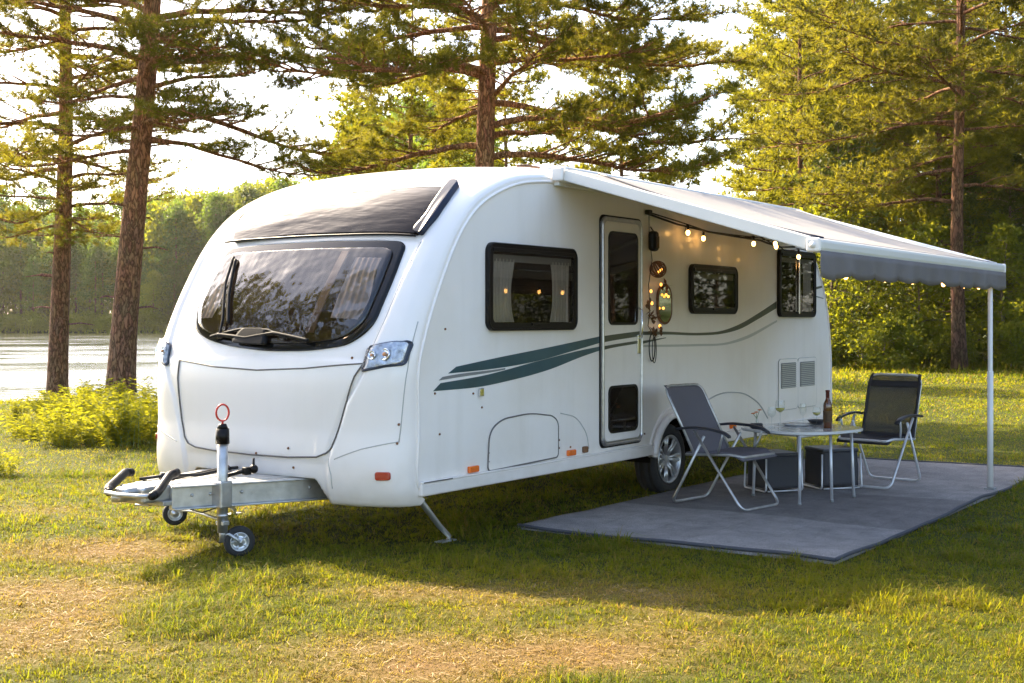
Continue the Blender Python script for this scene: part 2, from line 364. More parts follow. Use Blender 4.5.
def ground():
    def ax(n, k, c, s):
        u = np.linspace(-1, 1, n); return c + s * np.sinh(u * k) / math.sinh(k)
    xs = ax(420, 5.6, 0, 1500); ys = ax(420, 5.6, 9, 1500)
    X, Y = np.meshgrid(xs, ys); Z = height(X, Y)
    V = np.stack([X, Y, Z], -1).reshape(-1, 3); n = len(xs)
    i = np.arange(n - 1); I, J = np.meshgrid(i, i); a = (J * n + I).ravel()
    T = np.stack([a, a + 1, a + 1 + n, a + n], -1)
    m = bpy.data.materials.new('ground_soil_and_thatch'); m.use_nodes = True; N, L = nt(m); b = N['Principled BSDF']; b.inputs['Roughness'].default_value = .95; b.inputs['Specular IOR Level'].default_value = .1
    at = N.new('ShaderNodeAttribute'); at.attribute_name = 'dry'
    tc = N.new('ShaderNodeTexCoord'); n1 = N.new('ShaderNodeTexNoise'); n1.inputs['Scale'].default_value = 9; n1.inputs['Detail'].default_value = 8; n1.inputs['Roughness'].default_value = .7; L.new(tc.outputs['Object'], n1.inputs['Vector'])
    n2 = N.new('ShaderNodeTexNoise'); n2.inputs['Scale'].default_value = 70; n2.inputs['Detail'].default_value = 5; L.new(tc.outputs['Object'], n2.inputs['Vector'])
    ad = N.new('ShaderNodeMath'); ad.operation = 'MULTIPLY_ADD'; ad.inputs[1].default_value = .5; ad.inputs[2].default_value = -.25; L.new(n1.outputs['Fac'], ad.inputs[0])
    s = N.new('ShaderNodeMath'); s.use_clamp = True; L.new(ad.outputs[0], s.inputs[0]); L.new(at.outputs['Fac'], s.inputs[1])
    g = N.new('ShaderNodeValToRGB'); g.color_ramp.elements[0].color = (.055, .065, .012, 1); g.color_ramp.elements[1].color = (.17, .10, .046, 1)
    e = g.color_ramp.elements.new(.35); e.color = (.13, .105, .03, 1); L.new(s.outputs[0], g.inputs[0])
    mx = N.new('ShaderNodeMix'); mx.data_type = 'RGBA'; mx.blend_type = 'MULTIPLY'; mx.inputs['Factor'].default_value = .7
    r2 = N.new('ShaderNodeValToRGB'); r2.color_ramp.elements[0].position = .3; r2.color_ramp.elements[0].color = (.45, .42, .38, 1); r2.color_ramp.elements[1].position = .65; r2.color_ramp.elements[1].color = (1.15, 1.12, 1.0, 1)
    L.new(n2.outputs['Fac'], r2.inputs[0]); L.new(g.outputs[0], mx.inputs['A']); L.new(r2.outputs[0], mx.inputs['B']); L.new(mx.outputs['Result'], b.inputs['Base Color'])
    u = N.new('ShaderNodeBump'); u.inputs['Strength'].default_value = .8; u.inputs['Distance'].default_value = .02; L.new(n2.outputs['Fac'], u.inputs['Height']); L.new(u.outputs[0], b.inputs['Normal'])
    D = dryness(X, Y).ravel() * (np.hypot(X, Y).ravel() < 60)
    o = trimesh('ground', V, T, m, attr={'dry': D}); tag(o, kind='structure')

    # lake water
    w = bpy.data.materials.new('lake_water'); w.use_nodes = True; N, L = nt(w); b = N['Principled BSDF']
    b.inputs['Base Color'].default_value = (.035, .04, .02, 1); b.inputs['Roughness'].default_value = .09; b.inputs['IOR'].default_value = 1.33; b.inputs['Specular IOR Level'].default_value = .9
    tc = N.new('ShaderNodeTexCoord'); mp = N.new('ShaderNodeMapping'); mp.inputs['Scale'].default_value = (.9, 1.6, 1); L.new(tc.outputs['Object'], mp.inputs[0])
    n1 = N.new('ShaderNodeTexNoise'); n1.inputs['Scale'].default_value = 1.6; n1.inputs['Detail'].default_value = 5; L.new(mp.outputs[0], n1.inputs['Vector'])
    n3 = N.new('ShaderNodeTexNoise'); n3.inputs['Scale'].default_value = .08; n3.inputs['Detail'].default_value = 2; L.new(mp.outputs[0], n3.inputs['Vector'])
    r3 = N.new('ShaderNodeMapRange'); r3.inputs['From Min'].default_value = .4; r3.inputs['From Max'].default_value = .6; r3.inputs['To Min'].default_value = .12; r3.inputs['To Max'].default_value = .5; L.new(n3.outputs['Fac'], r3.inputs[0])
    u = N.new('ShaderNodeBump'); u.inputs['Distance'].default_value = .30; L.new(r3.outputs[0], u.inputs['Strength']); L.new(n1.outputs['Fac'], u.inputs['Height']); L.new(u.outputs[0], b.inputs['Normal'])
    bm = bmesh.new(); bmesh.ops.create_grid(bm, x_segments=4, y_segments=4, size=1)
    me = bpy.data.meshes.new('lake'); 
    for v in bm.verts: v.co = Vector((-175 + v.co.x * 180, 115 + v.co.y * 92, WATER))
    bm.to_mesh(me); bm.free(); me.materials.append(w)
    lk = bpy.data.objects.new('lake', me); col.objects.link(lk); tag(lk, kind='structure')
ground()

# ------------------------------------------------------------------ caravan
U = np.array([.571, .821]); O2 = np.array([-.62, 8.18]); W = 2.4
RZ = math.atan2(U[1], U[0])
CP = [(0.10,.34,.22),(0.0,.42,.26),(0,.8,.28),(0,1.18,.27),(.05,1.36,.25),(.204,1.70,.21),(.452,2.10,.16),(.678,2.31,.14),(1.036,2.47,.14),(1.4,2.54,.13),(2.2,2.57,.12),(4.0,2.56,.12),(5.9,2.53,.12),(6.5,2.40,.12),(6.85,2.13,.12),(7.12,1.75,.12),(7.26,1.3,.12),(7.30,.9,.12),(7.28,.42,.12),(7.22,.34,.12)]
def prof():
    P = np.array(CP); n = len(P); out = []
    T = np.r_[0, np.cumsum(np.hypot(np.diff(P[:, 0]), np.diff(P[:, 1])) ** .5)]
    for i in range(n - 1):
        p1, p2 = P[i], P[i + 1]; t1, t2 = T[i], T[i + 1]
        p0 = P[i - 1] if i else 2 * p1 - p2; t0 = T[i - 1] if i else t1 - (t2 - t1)
        p3 = P[i + 2] if i + 2 < n else 2 * p2 - p1; t3 = T[i + 2] if i + 2 < n else t2 + (t2 - t1)
        m1 = (t2 - t1) * ((p1 - p0) / (t1 - t0) - (p2 - p0) / (t2 - t0) + (p2 - p1) / (t2 - t1))
        m2 = (t2 - t1) * ((p2 - p1) / (t2 - t1) - (p3 - p1) / (t3 - t1) + (p3 - p2) / (t3 - t2))
        for k in range(40):
            u = k / 40; h = u * u * u; q = u * u
            out.append((2 * h - 3 * q + 1) * p1 + (h - 2 * q + u) * m1 + (-2 * h + 3 * q) * p2 + (h - q) * m2)
    out.append(P[-1]); out = np.array(out)
    L = np.r_[0, np.cumsum(np.hypot(np.diff(out[:, 0]), np.diff(out[:, 1])))]
    return out, L
PR, PL = prof(); PT = float(PL[-1])
def tcol(p):  # inner edge (|t|) of the corner columns as a function of p
    return np.interp(p, [0, .30, .68, .90, 1.2, 1.75, 2.0], [.53, .575, .685, .80, .84, .86, .86])
def Sx(t, p, off=0.):
    t = np.asarray(t, float); p = np.asarray(p, float)
    s = np.interp(p, PL, PR[:, 0]); z = np.interp(p, PL, PR[:, 1]); b = np.interp(p, PL, PR[:, 2]); e = .03
    ds = np.interp(p + e, PL, PR[:, 0]) - np.interp(p - e, PL, PR[:, 0]); dz = np.interp(p + e, PL, PR[:, 1]) - np.interp(p - e, PL, PR[:, 1])
    l = np.hypot(ds, dz) + 1e-9; ns, nz = -dz / l, ds / l
    t2 = np.minimum(np.abs(t), 1); g = .62 * (1 - t2 ** 6) ** .5 + .38 * (1 - t2 ** 2)
    tc = tcol(p)
    colm = sst(tc - .015, tc + .02, np.abs(t)) * sst(1.0, .93, np.abs(t)) * sst(2.3, 1.6, p)   # raised corner columns
    lip = sst(.93, .90, p) * sst(.26, .31, p) * sst(tc - .01, tc - .03, np.abs(t))               # locker lid swell
    o = b * g + off + .022 * colm + .012 * lip
    return s + ns * o, (1 - t) * W / 2, z + nz * o

cara = empty('caravan', (O2[0], O2[1], 0), RZ, 'large white touring caravan with dark front window and teal side stripes', 'caravan')

def shell():
    T = np.concatenate([np.linspace(-1, -.96, 8)[:-1], np.linspace(-.96, .96, 150), np.linspace(.96, 1, 8)[1:]])
    P = np.concatenate([np.linspace(0, 2.4, 240), np.linspace(2.4, PT, 110)[1:]])
    A, B_ = np.meshgrid(T, P); X, Y, Z = Sx(A, B_)
    # the apron is cut away round the drawbar
    cut = sst(.47, .56, np.abs(A)); Z = np.where((B_ < .26) & (X < 1), np.maximum(Z, .465 * (1 - cut) + .30 * cut), Z)
    V = np.stack([X, Y, Z], -1).reshape(-1, 3); n = len(T)
    I, J = np.meshgrid(np.arange(n - 1), np.arange(len(P) - 1)); a = (J * n + I).ravel()
    Q = np.stack([a, a + 1, a + 1 + n, a + n], -1)
    return trimesh('body_shell', V, Q, M['white'], cara)
shell()
seam_p = [(float(a), float(b)) for a, b in PR[:, :2][::8]]
WC = (3.55, .29)   # wheel centre
ARCH = .37
def side(y, out):
    b = MB(); pts = [q for q in seam_p if q[1] > .36]
    arch = [(WC[0] + ARCH * math.cos(R(a)), WC[1] + ARCH * math.sin(R(a))) for a in range(2, 180, 8)]
    pts = pts + [(7.2, .38)] + [(WC[0] + ARCH, .38)] + arch[1:-1] + [(WC[0] - ARCH, .38)] + [(.06, .38)]
    b.prism(pts, min(y, y + out), max(y, y + out))
    return b.build('side_panel', M['sidewhite'], cara)
side(0.0, .03); side(W, -.03)
for y in (-.004, W + .004):     # edge beading where the mouldings meet the side
    sq = [q for q in seam_p if q[1] > .36]; inn = []
    for i in range(1, len(sq) - 1):
        dx, dz = sq[i + 1][0] - sq[i - 1][0], sq[i + 1][1] - sq[i - 1][1]; l = math.hypot(dx, dz); inn.append((sq[i][0] + dz / l * .03, y, sq[i][1] - dx / l * .03))
    b = MB(); b.tube(inn, .011, 8)
    b.build('edge_trim', M['white'], cara)

def path_on(pts, off=0.0, n=14):
    out = []
    for i in range(len(pts) - 1):
        for k in range(n):
            u = k / n; t = pts[i][0] * (1 - u) + pts[i + 1][0] * u; p = pts[i][1] * (1 - u) + pts[i + 1][1] * u
            out.append(tuple(float(q) for q in Sx(t, p, off)))
    out.append(tuple(float(q) for q in Sx(*pts[-1], off))); return out

def patch(outl, off, thick, nrow=48, ncol=60):
    """solid slab with a rounded outline lying on the caravan's curved skin"""
    ps = [q[1] for q in outl]; p0, p1 = min(ps) + 1e-4, max(ps) - 1e-4
    rows = []
    for i in range(nrow + 1):
        p = p0 + (p1 - p0) * (1 - math.cos(math.pi * i / nrow)) / 2
        xs = []
        for k in range(len(outl)):
            a, c = outl[k], outl[(k + 1) % len(outl)]
            if (a[1] - p) * (c[1] - p) < 0: xs.append(a[0] + (c[0] - a[0]) * (p - a[1]) / (c[1] - a[1]))
        if len(xs) < 2: continue
        rows.append((min(xs), max(xs), p))
    A = np.array([[a + (c - a) * k / ncol for k in range(ncol + 1)] for a, c, p in rows]); Pp = np.array([[p] * (ncol + 1) for a, c, p in rows])
    top = np.stack(Sx(A, Pp, off + thick), -1); bot = np.stack(Sx(A, Pp, off), -1)
    r, c = A.shape; vs = np.concatenate([top.reshape(-1, 3), bot.reshape(-1, 3)]); fs = []
    for i in range(r - 1):
        for k in range(c - 1): fs.append([i * c + k, i * c + k + 1, (i + 1) * c + k + 1, (i + 1) * c + k])
    n0 = r * c; edge = [k for k in range(c)] + [i * c + c - 1 for i in range(1, r)] + [(r - 1) * c + k for k in range(c - 2, -1, -1)] + [i * c for i in range(r - 2, 0, -1)]
    for i in range(len(edge)):
        a, b_ = edge[i], edge[(i + 1) % len(edge)]; fs.append([a, b_, b_ + n0, a + n0])
    return vs.tolist(), fs

def put_patch(name, outl, off, thick, m, parent=cara, **k):
    b = MB(); v, f = patch(outl, off, thick, **k); b.add(v, f, True); return b.build(name, m, parent)

def inset(outl, d):
    cx = sum(a for a, b in outl) / len(outl); cy = sum(b for a, b in outl) / len(outl)
    return [(cx + (a - cx) * (1 - d[0]), cy + (b - cy) * (1 - d[1])) for a, b in outl]

# front window: outline in skin coordinates
fw = rpoly([(-.63, 1.735), (.785, 1.745), (.80, 1.45), (.785, 1.12), (.68, .99), (.42, .952), (.1, .945), (-.2, .965), (-.42, 1.0), (-.58, 1.07), (-.66, 1.25), (-.665, 1.5)],
           [.07, .07, .1, .12, .12, .1, .1, .1, .1, .1, .1, .1])
win = put_patch('front_window', fw, .0015, .010, M['blackgloss'], cara)
ins = inset(fw, (.07, .13))
bk = put_patch('dark_backing', ins, .0125, .002, M['dark'], win)  # black backing: the unlit interior put in as colour behind the front glass
def front_curtain(t0, t1, p0, p1, folds):
    n, m_ = 70, 20; vs = []; fs = []
    for j in range(m_ + 1):
        p = p0 + (p1 - p0) * j / m_
        for i in range(n + 1):
            a = i / n; sp = 1 + .25 * (1 - j / m_) * math.sin(j * .2)
            t = t0 + (t1 - t0) * a * sp
            x, y, z = Sx(t, p, .019 + .003 * math.sin(a * folds * 6.28 + j * .15)); vs.append((float(x), float(y), float(z)))
    for j in range(m_):
        for i in range(n): fs.append([j * (n + 1) + i, j * (n + 1) + i + 1, (j + 1) * (n + 1) + i + 1, (j + 1) * (n + 1) + i])
    b = MB(); b.add(vs, fs); return b.build('curtain', M['curtain'], win)
front_curtain(.50, .68, 1.15, 1.60, 5); front_curtain(-.55, -.44, 1.15, 1.60, 3)
put_patch('window_pillar', [(.36, 1.05), (.42, 1.05), (.43, 1.65), (.38, 1.65)], .0155, .006, M['wood'], win)
put_patch('pane', ins, .0235, .003, M['glassfront'], win, nrow=30, ncol=40)
# wiper pair lying on the window
b = MB()
b.tube(path_on([(-.28, 1.02), (-.30, 1.12), (-.42, 1.40), (-.47, 1.62)], .05), .010, 8)
b.tube(path_on([(-.25, 1.10), (-.345, 1.30), (-.45, 1.60)], .042), .012, 8)
b.build('wiper', M['wiper'], win)
b = MB()
b.tube(path_on([(-.30, 1.02), (-.05, 1.0), (.16, 1.03), (.42, .995)], .05), .013, 8)
b.tube(path_on([(-.36, 1.01), (-.12, 1.055), (.10, 1.05), (.26, 1.0)], .045), .010, 8)
v, f = patch(rpoly([(-.16, .975), (.12, .97), (.08, 1.06), (-.10, 1.06)], .03), .03, .03, nrow=10, ncol=12); b.add(v, f)
b.build('wiper', M['wiper'], win)

# dark panoramic skylight above it, wrapping on to the roof
sk = rpoly([(-.62, 1.79), (.835, 1.80), (.85, 2.0), (.825, 2.20), (.79, 2.25), (-.66, 2.12), (-.72, 2.06), (-.69, 1.95)], [.04, .03, .1, .05, .05, .08, .1, .1])
sky_ = put_patch('skylight', sk, .002, .028, M['skylight'], cara)
put_patch('trim', rpoly([(.80, 1.815), (.865, 1.80), (.893, 1.95), (.885, 2.12), (.85, 2.33), (.79, 2.33), (.82, 2.12), (.83, 1.95)], .04), .004, .045, M['navytrim'], sky_, ncol=10)
b = MB(); b.tube(path_on([(-.67, 1.785), (-.2, 1.775), (.3, 1.775), (.83, 1.785)], .03), .009, 8); b.build('trim', M['black'], sky_)
# panel shut lines round the front locker
b = MB()
b.tube(path_on([(-.64, .895), (-.3, .865), (.05, .855), (.4, .87), (.78, .905)], .0), .0055, 6)
b.tube(path_on([(.78, .905), (.735, .84), (.69, .72), (.65, .56), (.625, .44), (.60, .375), (.56, .33), (.50, .305), (.3, .292), (0, .29), (-.3, .295), (-.46, .305), (-.53, .325), (-.575, .37), (-.60, .47), (-.625, .65), (-.645, .80), (-.64, .895)], .006), .0055, 6)
b.build('locker_seam', M['seam'], cara)
for p in ([(.60, .17), (.60, .22), (.575, .30)], [(.62, .30), (.78, .37), (.96, .43)], [(.96, .43), (.985, .9), (.985, 1.2)], [(-.99, .45), (-.99, 1.1)], [(-.64, .33), (-.8, .38), (-.96, .43)], [(.80, .90), (.83, 1.15), (.855, 1.5), (.87, 1.75)]):
    b = MB(); b.tube(path_on(p, -.001), .004, 6); b.build('moulding_seam', M['softseam'], cara)
for t, p in ((.70, .93), (.30, .345), (.33, .24), (.06, .30), (.96, .55), (.955, .42)):
    b = MB(); b.sphere([float(q) for q in Sx(t, p, .002)], .009, 8); b.build('rivet', M['rust'], cara)

# headlights
def lamp(sg):
    o1 = [(.775, .865), (.982, .915), (.992, 1.06), (.79, .985)]
    o1 = rpoly([(sg * a, b_) for a, b_ in o1], .02)
    hl = put_patch('headlight', o1, .002, .012, M['bluetrim'], cara, nrow=16, ncol=24)
    i1 = inset(o1, (.10, .10)); put_patch('reflector', i1, .0145, .003, M['reflector'], hl, nrow=16, ncol=24)
    for t, p, r in ((.90, .955, .040), (.835, .945, .030)):
        c = Vector([float(q) for q in Sx(sg * t, p, .020)]); c2 = Vector([float(q) for q in Sx(sg * t, p, .05)]); ax_ = (c2 - c).normalized()
        b = MB(); b.lathe([(r, 0), (r * .98, .008), (r * .8, .003), (r * .45, -.001), (r * .2, .004), (.0001, .005)], c, ax_, 20); b.build('bowl', M['chrome'], hl)
        b = MB(); b.sphere(c + ax_ * .004, r * .36, 10); b.build('lamp_bulb', M['amber'], hl)
    put_patch('lens', i1, .036, .003, M['lens'], hl, nrow=16, ncol=24)
    b = MB(); b.tube([tuple(float(q) for q in Sx(a, p, .016)) for a, p in o1], .007, 8, closed=True); b.build('bezel', M['bluetrim'], hl)
    return hl
lamp(1); lamp(-1)
b = MB(); v, f = patch(rrect(.865, .935, .205, .245, .01), .002, .012, nrow=8, ncol=8); b.add(v, f); b.build('reflector_lamp', M['redlens'], cara)
b = MB(); v, f = patch(rrect(-.97, -.93, .33, .37, .01), .002, .012, nrow=8, ncol=8); b.add(v, f); b.build('reflector_lamp', M['redlens'], cara)

# side windows
def sidewin(x0, x1, z0, z1, rr, cl=None, cr=None, split=None):
    b = MB(); o = rrect(x0, x1, z0, z1, rr); fw_ = .055; i_ = rrect(x0 + fw_, x1 - fw_, z0 + fw_, z1 - fw_, rr * .6)
    b.ring(o, i_, -.030, -.001)
    b.tube([(a, -.030, c) for a, c in rrect(x0 + .008, x1 - .008, z0 + .008, z1 - .008, rr)], .007, 6, closed=True)
    b.box(((x0 + x1) / 2, -.034, z1 - .05), (x1 - x0 - .1, .014, .028), .004)
    b.box(((x0 + x1) / 2, -.034, z0 + .045), (.10, .012, .02), .004)
    w = b.build('window', M['black'], cara)
    b = MB(); b.prism(i_, -.004, -.002); b.build('dark_backing', M['dark'], w)  # near-black sheet painted as the dark room, the panel has no opening
    b = MB(); b.box(((x0 + x1) / 2, -.010, z1 - fw_ - .05), (x1 - x0 - 2 * fw_ - .02, .006, .05), .002); b.build('rail', M['greyline'], w)
    for c in (cl, cr):
        if not c: continue
        n = 60; vs = []; fs = []
        for j in range(13):
            z = z0 + fw_ + .005 + (z1 - z0 - 2 * fw_ - .06) * j / 12
            for i in range(n + 1):
                a = i / n; wd = 1 - .30 * math.sin(min(1, j / 12 * 1.1) * math.pi * .55) * (1 - j / 12) * 1.2
                x = c[0] + (c[1] - c[0]) * a * wd if c[2] > 0 else c[1] - (c[1] - c[0]) * (1 - a) * wd
                vs.append((x, -.011 + .004 * math.sin(a * 38 + math.sin(j * .4)), z))
        for j in range(12):
            for i in range(n): fs.append([j * (n + 1) + i, j * (n + 1) + i + 1, (j + 1) * (n + 1) + i + 1, (j + 1) * (n + 1) + i])
        b = MB(); b.add(vs, fs); b.build('curtain', M['curtain'], w)
    b = MB(); b.prism(i_, -.024, -.021); b.build('pane', M['glass'], w)
    if split:
        b = MB(); b.box((split, -.036, (z0 + z1) / 2), (.03, .02, z1 - z0 - .06), .004); b.build('glazing_bar', M['chrome'], w)
    return w
sidewin(.76, 1.92, 1.425, 2.04, .07, (.84, 1.10, 1), (1.56, 1.82, -1))
sidewin(3.82, 4.79, 1.555, 2.0, .07)
sidewin(5.78, 6.76, 1.53, 2.22, .06, None, (6.42, 6.66, -1), 6.28)

# door
door = MB(); o = rrect(2.335, 2.915, .535, 2.285, .05); door.prism(o, -.016, -.001)
door = door.build('door', M['sidewhite'], cara)
b = MB(); b.ring(rrect(2.30, 2.95, .50, 2.32, .06), rrect(2.335, 2.915, .535, 2.285, .05), -.022, -.001)
b.tube([(a, -.022, c) for a, c in rrect(2.312, 2.938, .512, 2.308, .06)], .010, 8, closed=True)
b.build('door_frame', M['alu'], door)
b = MB(); b.ring(rrect(2.285, 2.965, .485, 2.335, .06), rrect(2.30, 2.95, .50, 2.32, .06), -.008, -.001); b.build('door_seal', M['black'], door)
for z0, z1, rr in ((1.48, 2.19, .05), (.615, .955, .05)):
    b = MB(); b.ring(rrect(2.40, 2.87, z0 - .02, z1 + .02, rr + .01), rrect(2.415, 2.855, z0, z1, rr), -.026, -.016); w = b.build('door_window', M['black'], door)
    b = MB(); b.prism(rrect(2.415, 2.855, z0, z1, rr), -.0185, -.0165); b.build('dark_backing', M['dark'], w)  # interior darkness as a black sheet behind the door glass
    b = MB(); b.prism(rrect(2.415, 2.855, z0, z1, rr), -.024, -.022); b.build('pane', M['glass'], w)
b = MB(); b.tube([(2.885, -.02, 1.60), (2.885, -.055, 1.58), (2.885, -.055, 1.36), (2.885, -.02, 1.34)], .008, 8); b.box((2.885, -.022, 1.30), (.05, .02, .16), .006)
b.build('handle', M['chrome'], door)

# locker hatch, outlines, marker lights, fridge vents
def hoop(pts, y, r, name, m, closed=True, parent=cara):
    b = MB(); b.tube([(a, y, c) for a, c in pts], r, 6, closed=closed); return b.build(name, m, parent)
hp = rpoly([(.78, .455), (1.68, .475), (1.68, .74), (1.60, .79), (1.30, .825), (.95, .805), (.80, .73)], [.04, .04, .05, .1, .1, .12, .08])
b = MB(); b.prism(hp, -.009, -.001); lk = b.build('locker_hatch', M['sidewhite'], cara)
b = MB(); b.tube([(a, -.009, c) for a, c in hp], .0055, 6, closed=True); b.build('hatch_seal', M['seam'], lk)
hoop([(q.x, q.z) for q in arc([(1.72, 0, .80), (1.95, 0, .76), (2.10, 0, .62), (2.13, 0, .50)], .12)], -.001, .004, 'panel_groove', M['softseam'], False)
hoop([(q.x, q.z) for q in arc([(4.0, 0, .60), (4.05, 0, .74), (4.5, 0, .83), (5.0, 0, .80), (5.35, 0, .68), (5.55, 0, .52)], .2)], -.001, .007, 'panel_groove', M['softseam'], False)
for x, z in ((.62, 1.0), (.72, .9), (.20, 1.02), (1.86, .535), (1.70, .60), (1.70, .54), (.31, 1.44), (.80, .52), (.80, .58), (.25, .75), (3.02, .55)):
    b = MB(); b.sphere((x, -.003, z), .008, 8); b.build('rivet', M['rust'], cara)
b = MB(); b.box((.70, -.012, 1.005), (.045, .02, .055), .005); b.build('key_lock', M['chrome'], cara)
for x, z in ((.61, .487), (1.86, .492), (4.72, .50)):
    b = MB(); b.box((x, -.012, z), (.11, .026, .045), .008); b.build('marker_light', M['orange'], cara)
b = MB(); b.box((2.06, -.012, .50), (.06, .03, .05), .01); b.build('marker_light', M['copper'], cara)
for x0, x1 in ((5.86, 6.28), (6.36, 6.80)):
    b = MB(); o = rrect(x0 - .05, x1 + .03, .58, 1.10, .05); b.prism(o, -.010, -.001); v_ = b.build('fridge_vent', M['sidewhite'], cara)
    b = MB(); b.tube([(a, -.006, c) for a, c in o], .005, 6, closed=True)
    b.build('vent_seal', M['softseam'], v_)
    b = MB(); b.prism(rrect(x0, x1 - .03, .80, 1.06, .01), -.0125, -.0105)
    b.build('vent_recess', M['greyline'], v_)
    b = MB()
    for k in range(13): b.box(((x0 + x1 - .03) / 2, -.018, .81 + k * .0195), (x1 - x0 - .05, .012, .009), .002)
    b.build('louvre', M['paleline'], v_)

# stripes
def band(top, bot, y, name, m, n=60, parent=cara, x0=None, x1=None):
    tx = [a for a, b_ in top]; bx = [a for a, b_ in bot]
    from bisect import bisect
    def ev(c, x):
        # monotone-ish cubic through points
        xs = np.array([a for a, b_ in c]); zs = np.array([b_ for a, b_ in c]); d = np.gradient(zs, xs)
        i = min(max(int(np.searchsorted(xs, x)) - 1, 0), len(xs) - 2); h = xs[i + 1] - xs[i]; u = min(max((x - xs[i]) / h, 0), 1)
        return (2 * u**3 - 3 * u * u + 1) * zs[i] + (u**3 - 2 * u * u + u) * h * d[i] + (-2 * u**3 + 3 * u * u) * zs[i + 1] + (u**3 - u * u) * h * d[i + 1]
    xa, xb = (x0 if x0 is not None else max(tx[0], bx[0])), (x1 if x1 is not None else min(tx[-1], bx[-1]))
    tops = []; bots = []
    for k in range(n + 1):
        u = k / n
        if x0 is None:
            a = tx[0] + (xb - tx[0]) * u; c = bx[0] + (xb - bx[0]) * u
        else: a = c = xa + (xb - xa) * u
        tops.append((a, ev(top, a))); bots.append((c, ev(bot, c)))
    vs = []; fs = []
    for yy in (y, y + .0012): vs += [(a, yy, z) for a, z in tops] + [(a, yy, z) for a, z in bots]
    q = n + 1
    for k in range(n):
        fs += [[k, k + 1, q + k + 1, q + k], [k, k + 1, 2 * q + k + 1, 2 * q + k], [q + k, q + k + 1, 3 * q + k + 1, 3 * q + k]]
    b = MB(); b.add(vs, fs, False); return b.build(name, m, parent)
S1t = [(.43, 1.188), (.94, 1.24), (1.45, 1.287), (2.285, 1.37), (2.95, 1.41)]; S1b = [(.34, 1.145), (.94, 1.165), (1.45, 1.205), (1.9, 1.265), (2.285, 1.318), (2.95, 1.368)]
S2t = [(.26, 1.085), (.74, 1.118), (1.42, 1.20), (2.07, 1.272), (2.285, 1.29), (2.95, 1.335)]; S2b = [(.18, 1.035), (.74, 1.045), (1.02, 1.068), (1.55, 1.130), (2.07, 1.225), (2.285, 1.258), (2.95, 1.312)]
band(S1t, S1b, -.0022, 'stripe', M['teal'], x1=None) if False else None
cutl = lambda c: [q for q in c if q[0] < 2.29]
band(cutl(S1t), cutl(S1b), -.0022, 'stripe', M['teal']); band(cutl(S2t), cutl(S2b), -.0022, 'stripe', M['teal'])
band([(.28, 1.125), (.38, 1.133), (.94, 1.158), (1.0, 1.162)], [(.24, 1.103), (.38, 1.112), (.94, 1.145), (1.0, 1.150)], -.0022, 'stripe', M['greyline'])
band(S1t, S1b, -.0175, 'stripe', M['olive'], x0=2.34, x1=2.91, parent=door); band(S2t, S2b, -.0175, 'stripe', M['olive'], x0=2.34, x1=2.91, parent=door)
band([(2.97, 1.405), (3.4, 1.40), (4.05, 1.385), (4.5, 1.40), (4.9, 1.462), (5.3, 1.56), (5.77, 1.69)], [(2.97, 1.375), (3.4, 1.375), (4.05, 1.362), (4.5, 1.372), (4.9, 1.415), (5.3, 1.505), (5.77, 1.62)], -.0022, 'stripe', M['olive'])
band([(2.97, 1.325), (3.4, 1.35)], [(2.97, 1.300), (3.4, 1.345)], -.0022, 'stripe', M['olive'])
band([(3.0, 1.292), (4.0, 1.285), (4.6, 1.29), (5.0, 1.34), (5.78, 1.50)], [(3.0, 1.275), (4.0, 1.265), (4.6, 1.27), (5.0, 1.31), (5.78, 1.48)], -.0022, 'stripe', M['paleline'])
band([(6.80, 1.855), (7.02, 1.875)], [(6.80, 1.825), (7.02, 1.855)], -.0022, 'stripe', M['olive'])
band([(6.80, 1.765), (7.05, 1.74)], [(6.80, 1.75), (7.05, 1.73)], -.0022, 'stripe', M['greyline'])

# skirt rail below the side
for (xa, xb) in ((.03, WC[0] - ARCH - .05), (WC[0] + ARCH + .05, 7.22)):
    b = MB(); L_ = xb - xa; b.box(((xa + xb) / 2, -.005, .405), (L_, .05, .085), .012); b.box(((xa + xb) / 2, -.018, .452), (L_, .03, .014), .004)
    b.build('skirt_rail', M['white'], cara)
b = MB(); b.box((.20, -.0345, .4525), (.30, .004, .008), .001); b.build('rail_wear', M['seam'], cara)
# floor and chassis
b = MB(); b.box((3.6, W / 2, .43), (7.0, W - .12, .05), .01); b.box((3.6, .75, .36), (6.8, .05, .12), .004); b.box((3.6, 1.65, .36), (6.8, .05, .12), .004); b.box((WC[0], W / 2, .34), (.08, W - .4, .08), .01)
b.build('chassis', M['dark'], cara)
b = MB(); b.box((5.2, 1.1, .28), (.9, .5, .16), .03); b.build('water_tank', M['dark'], cara)
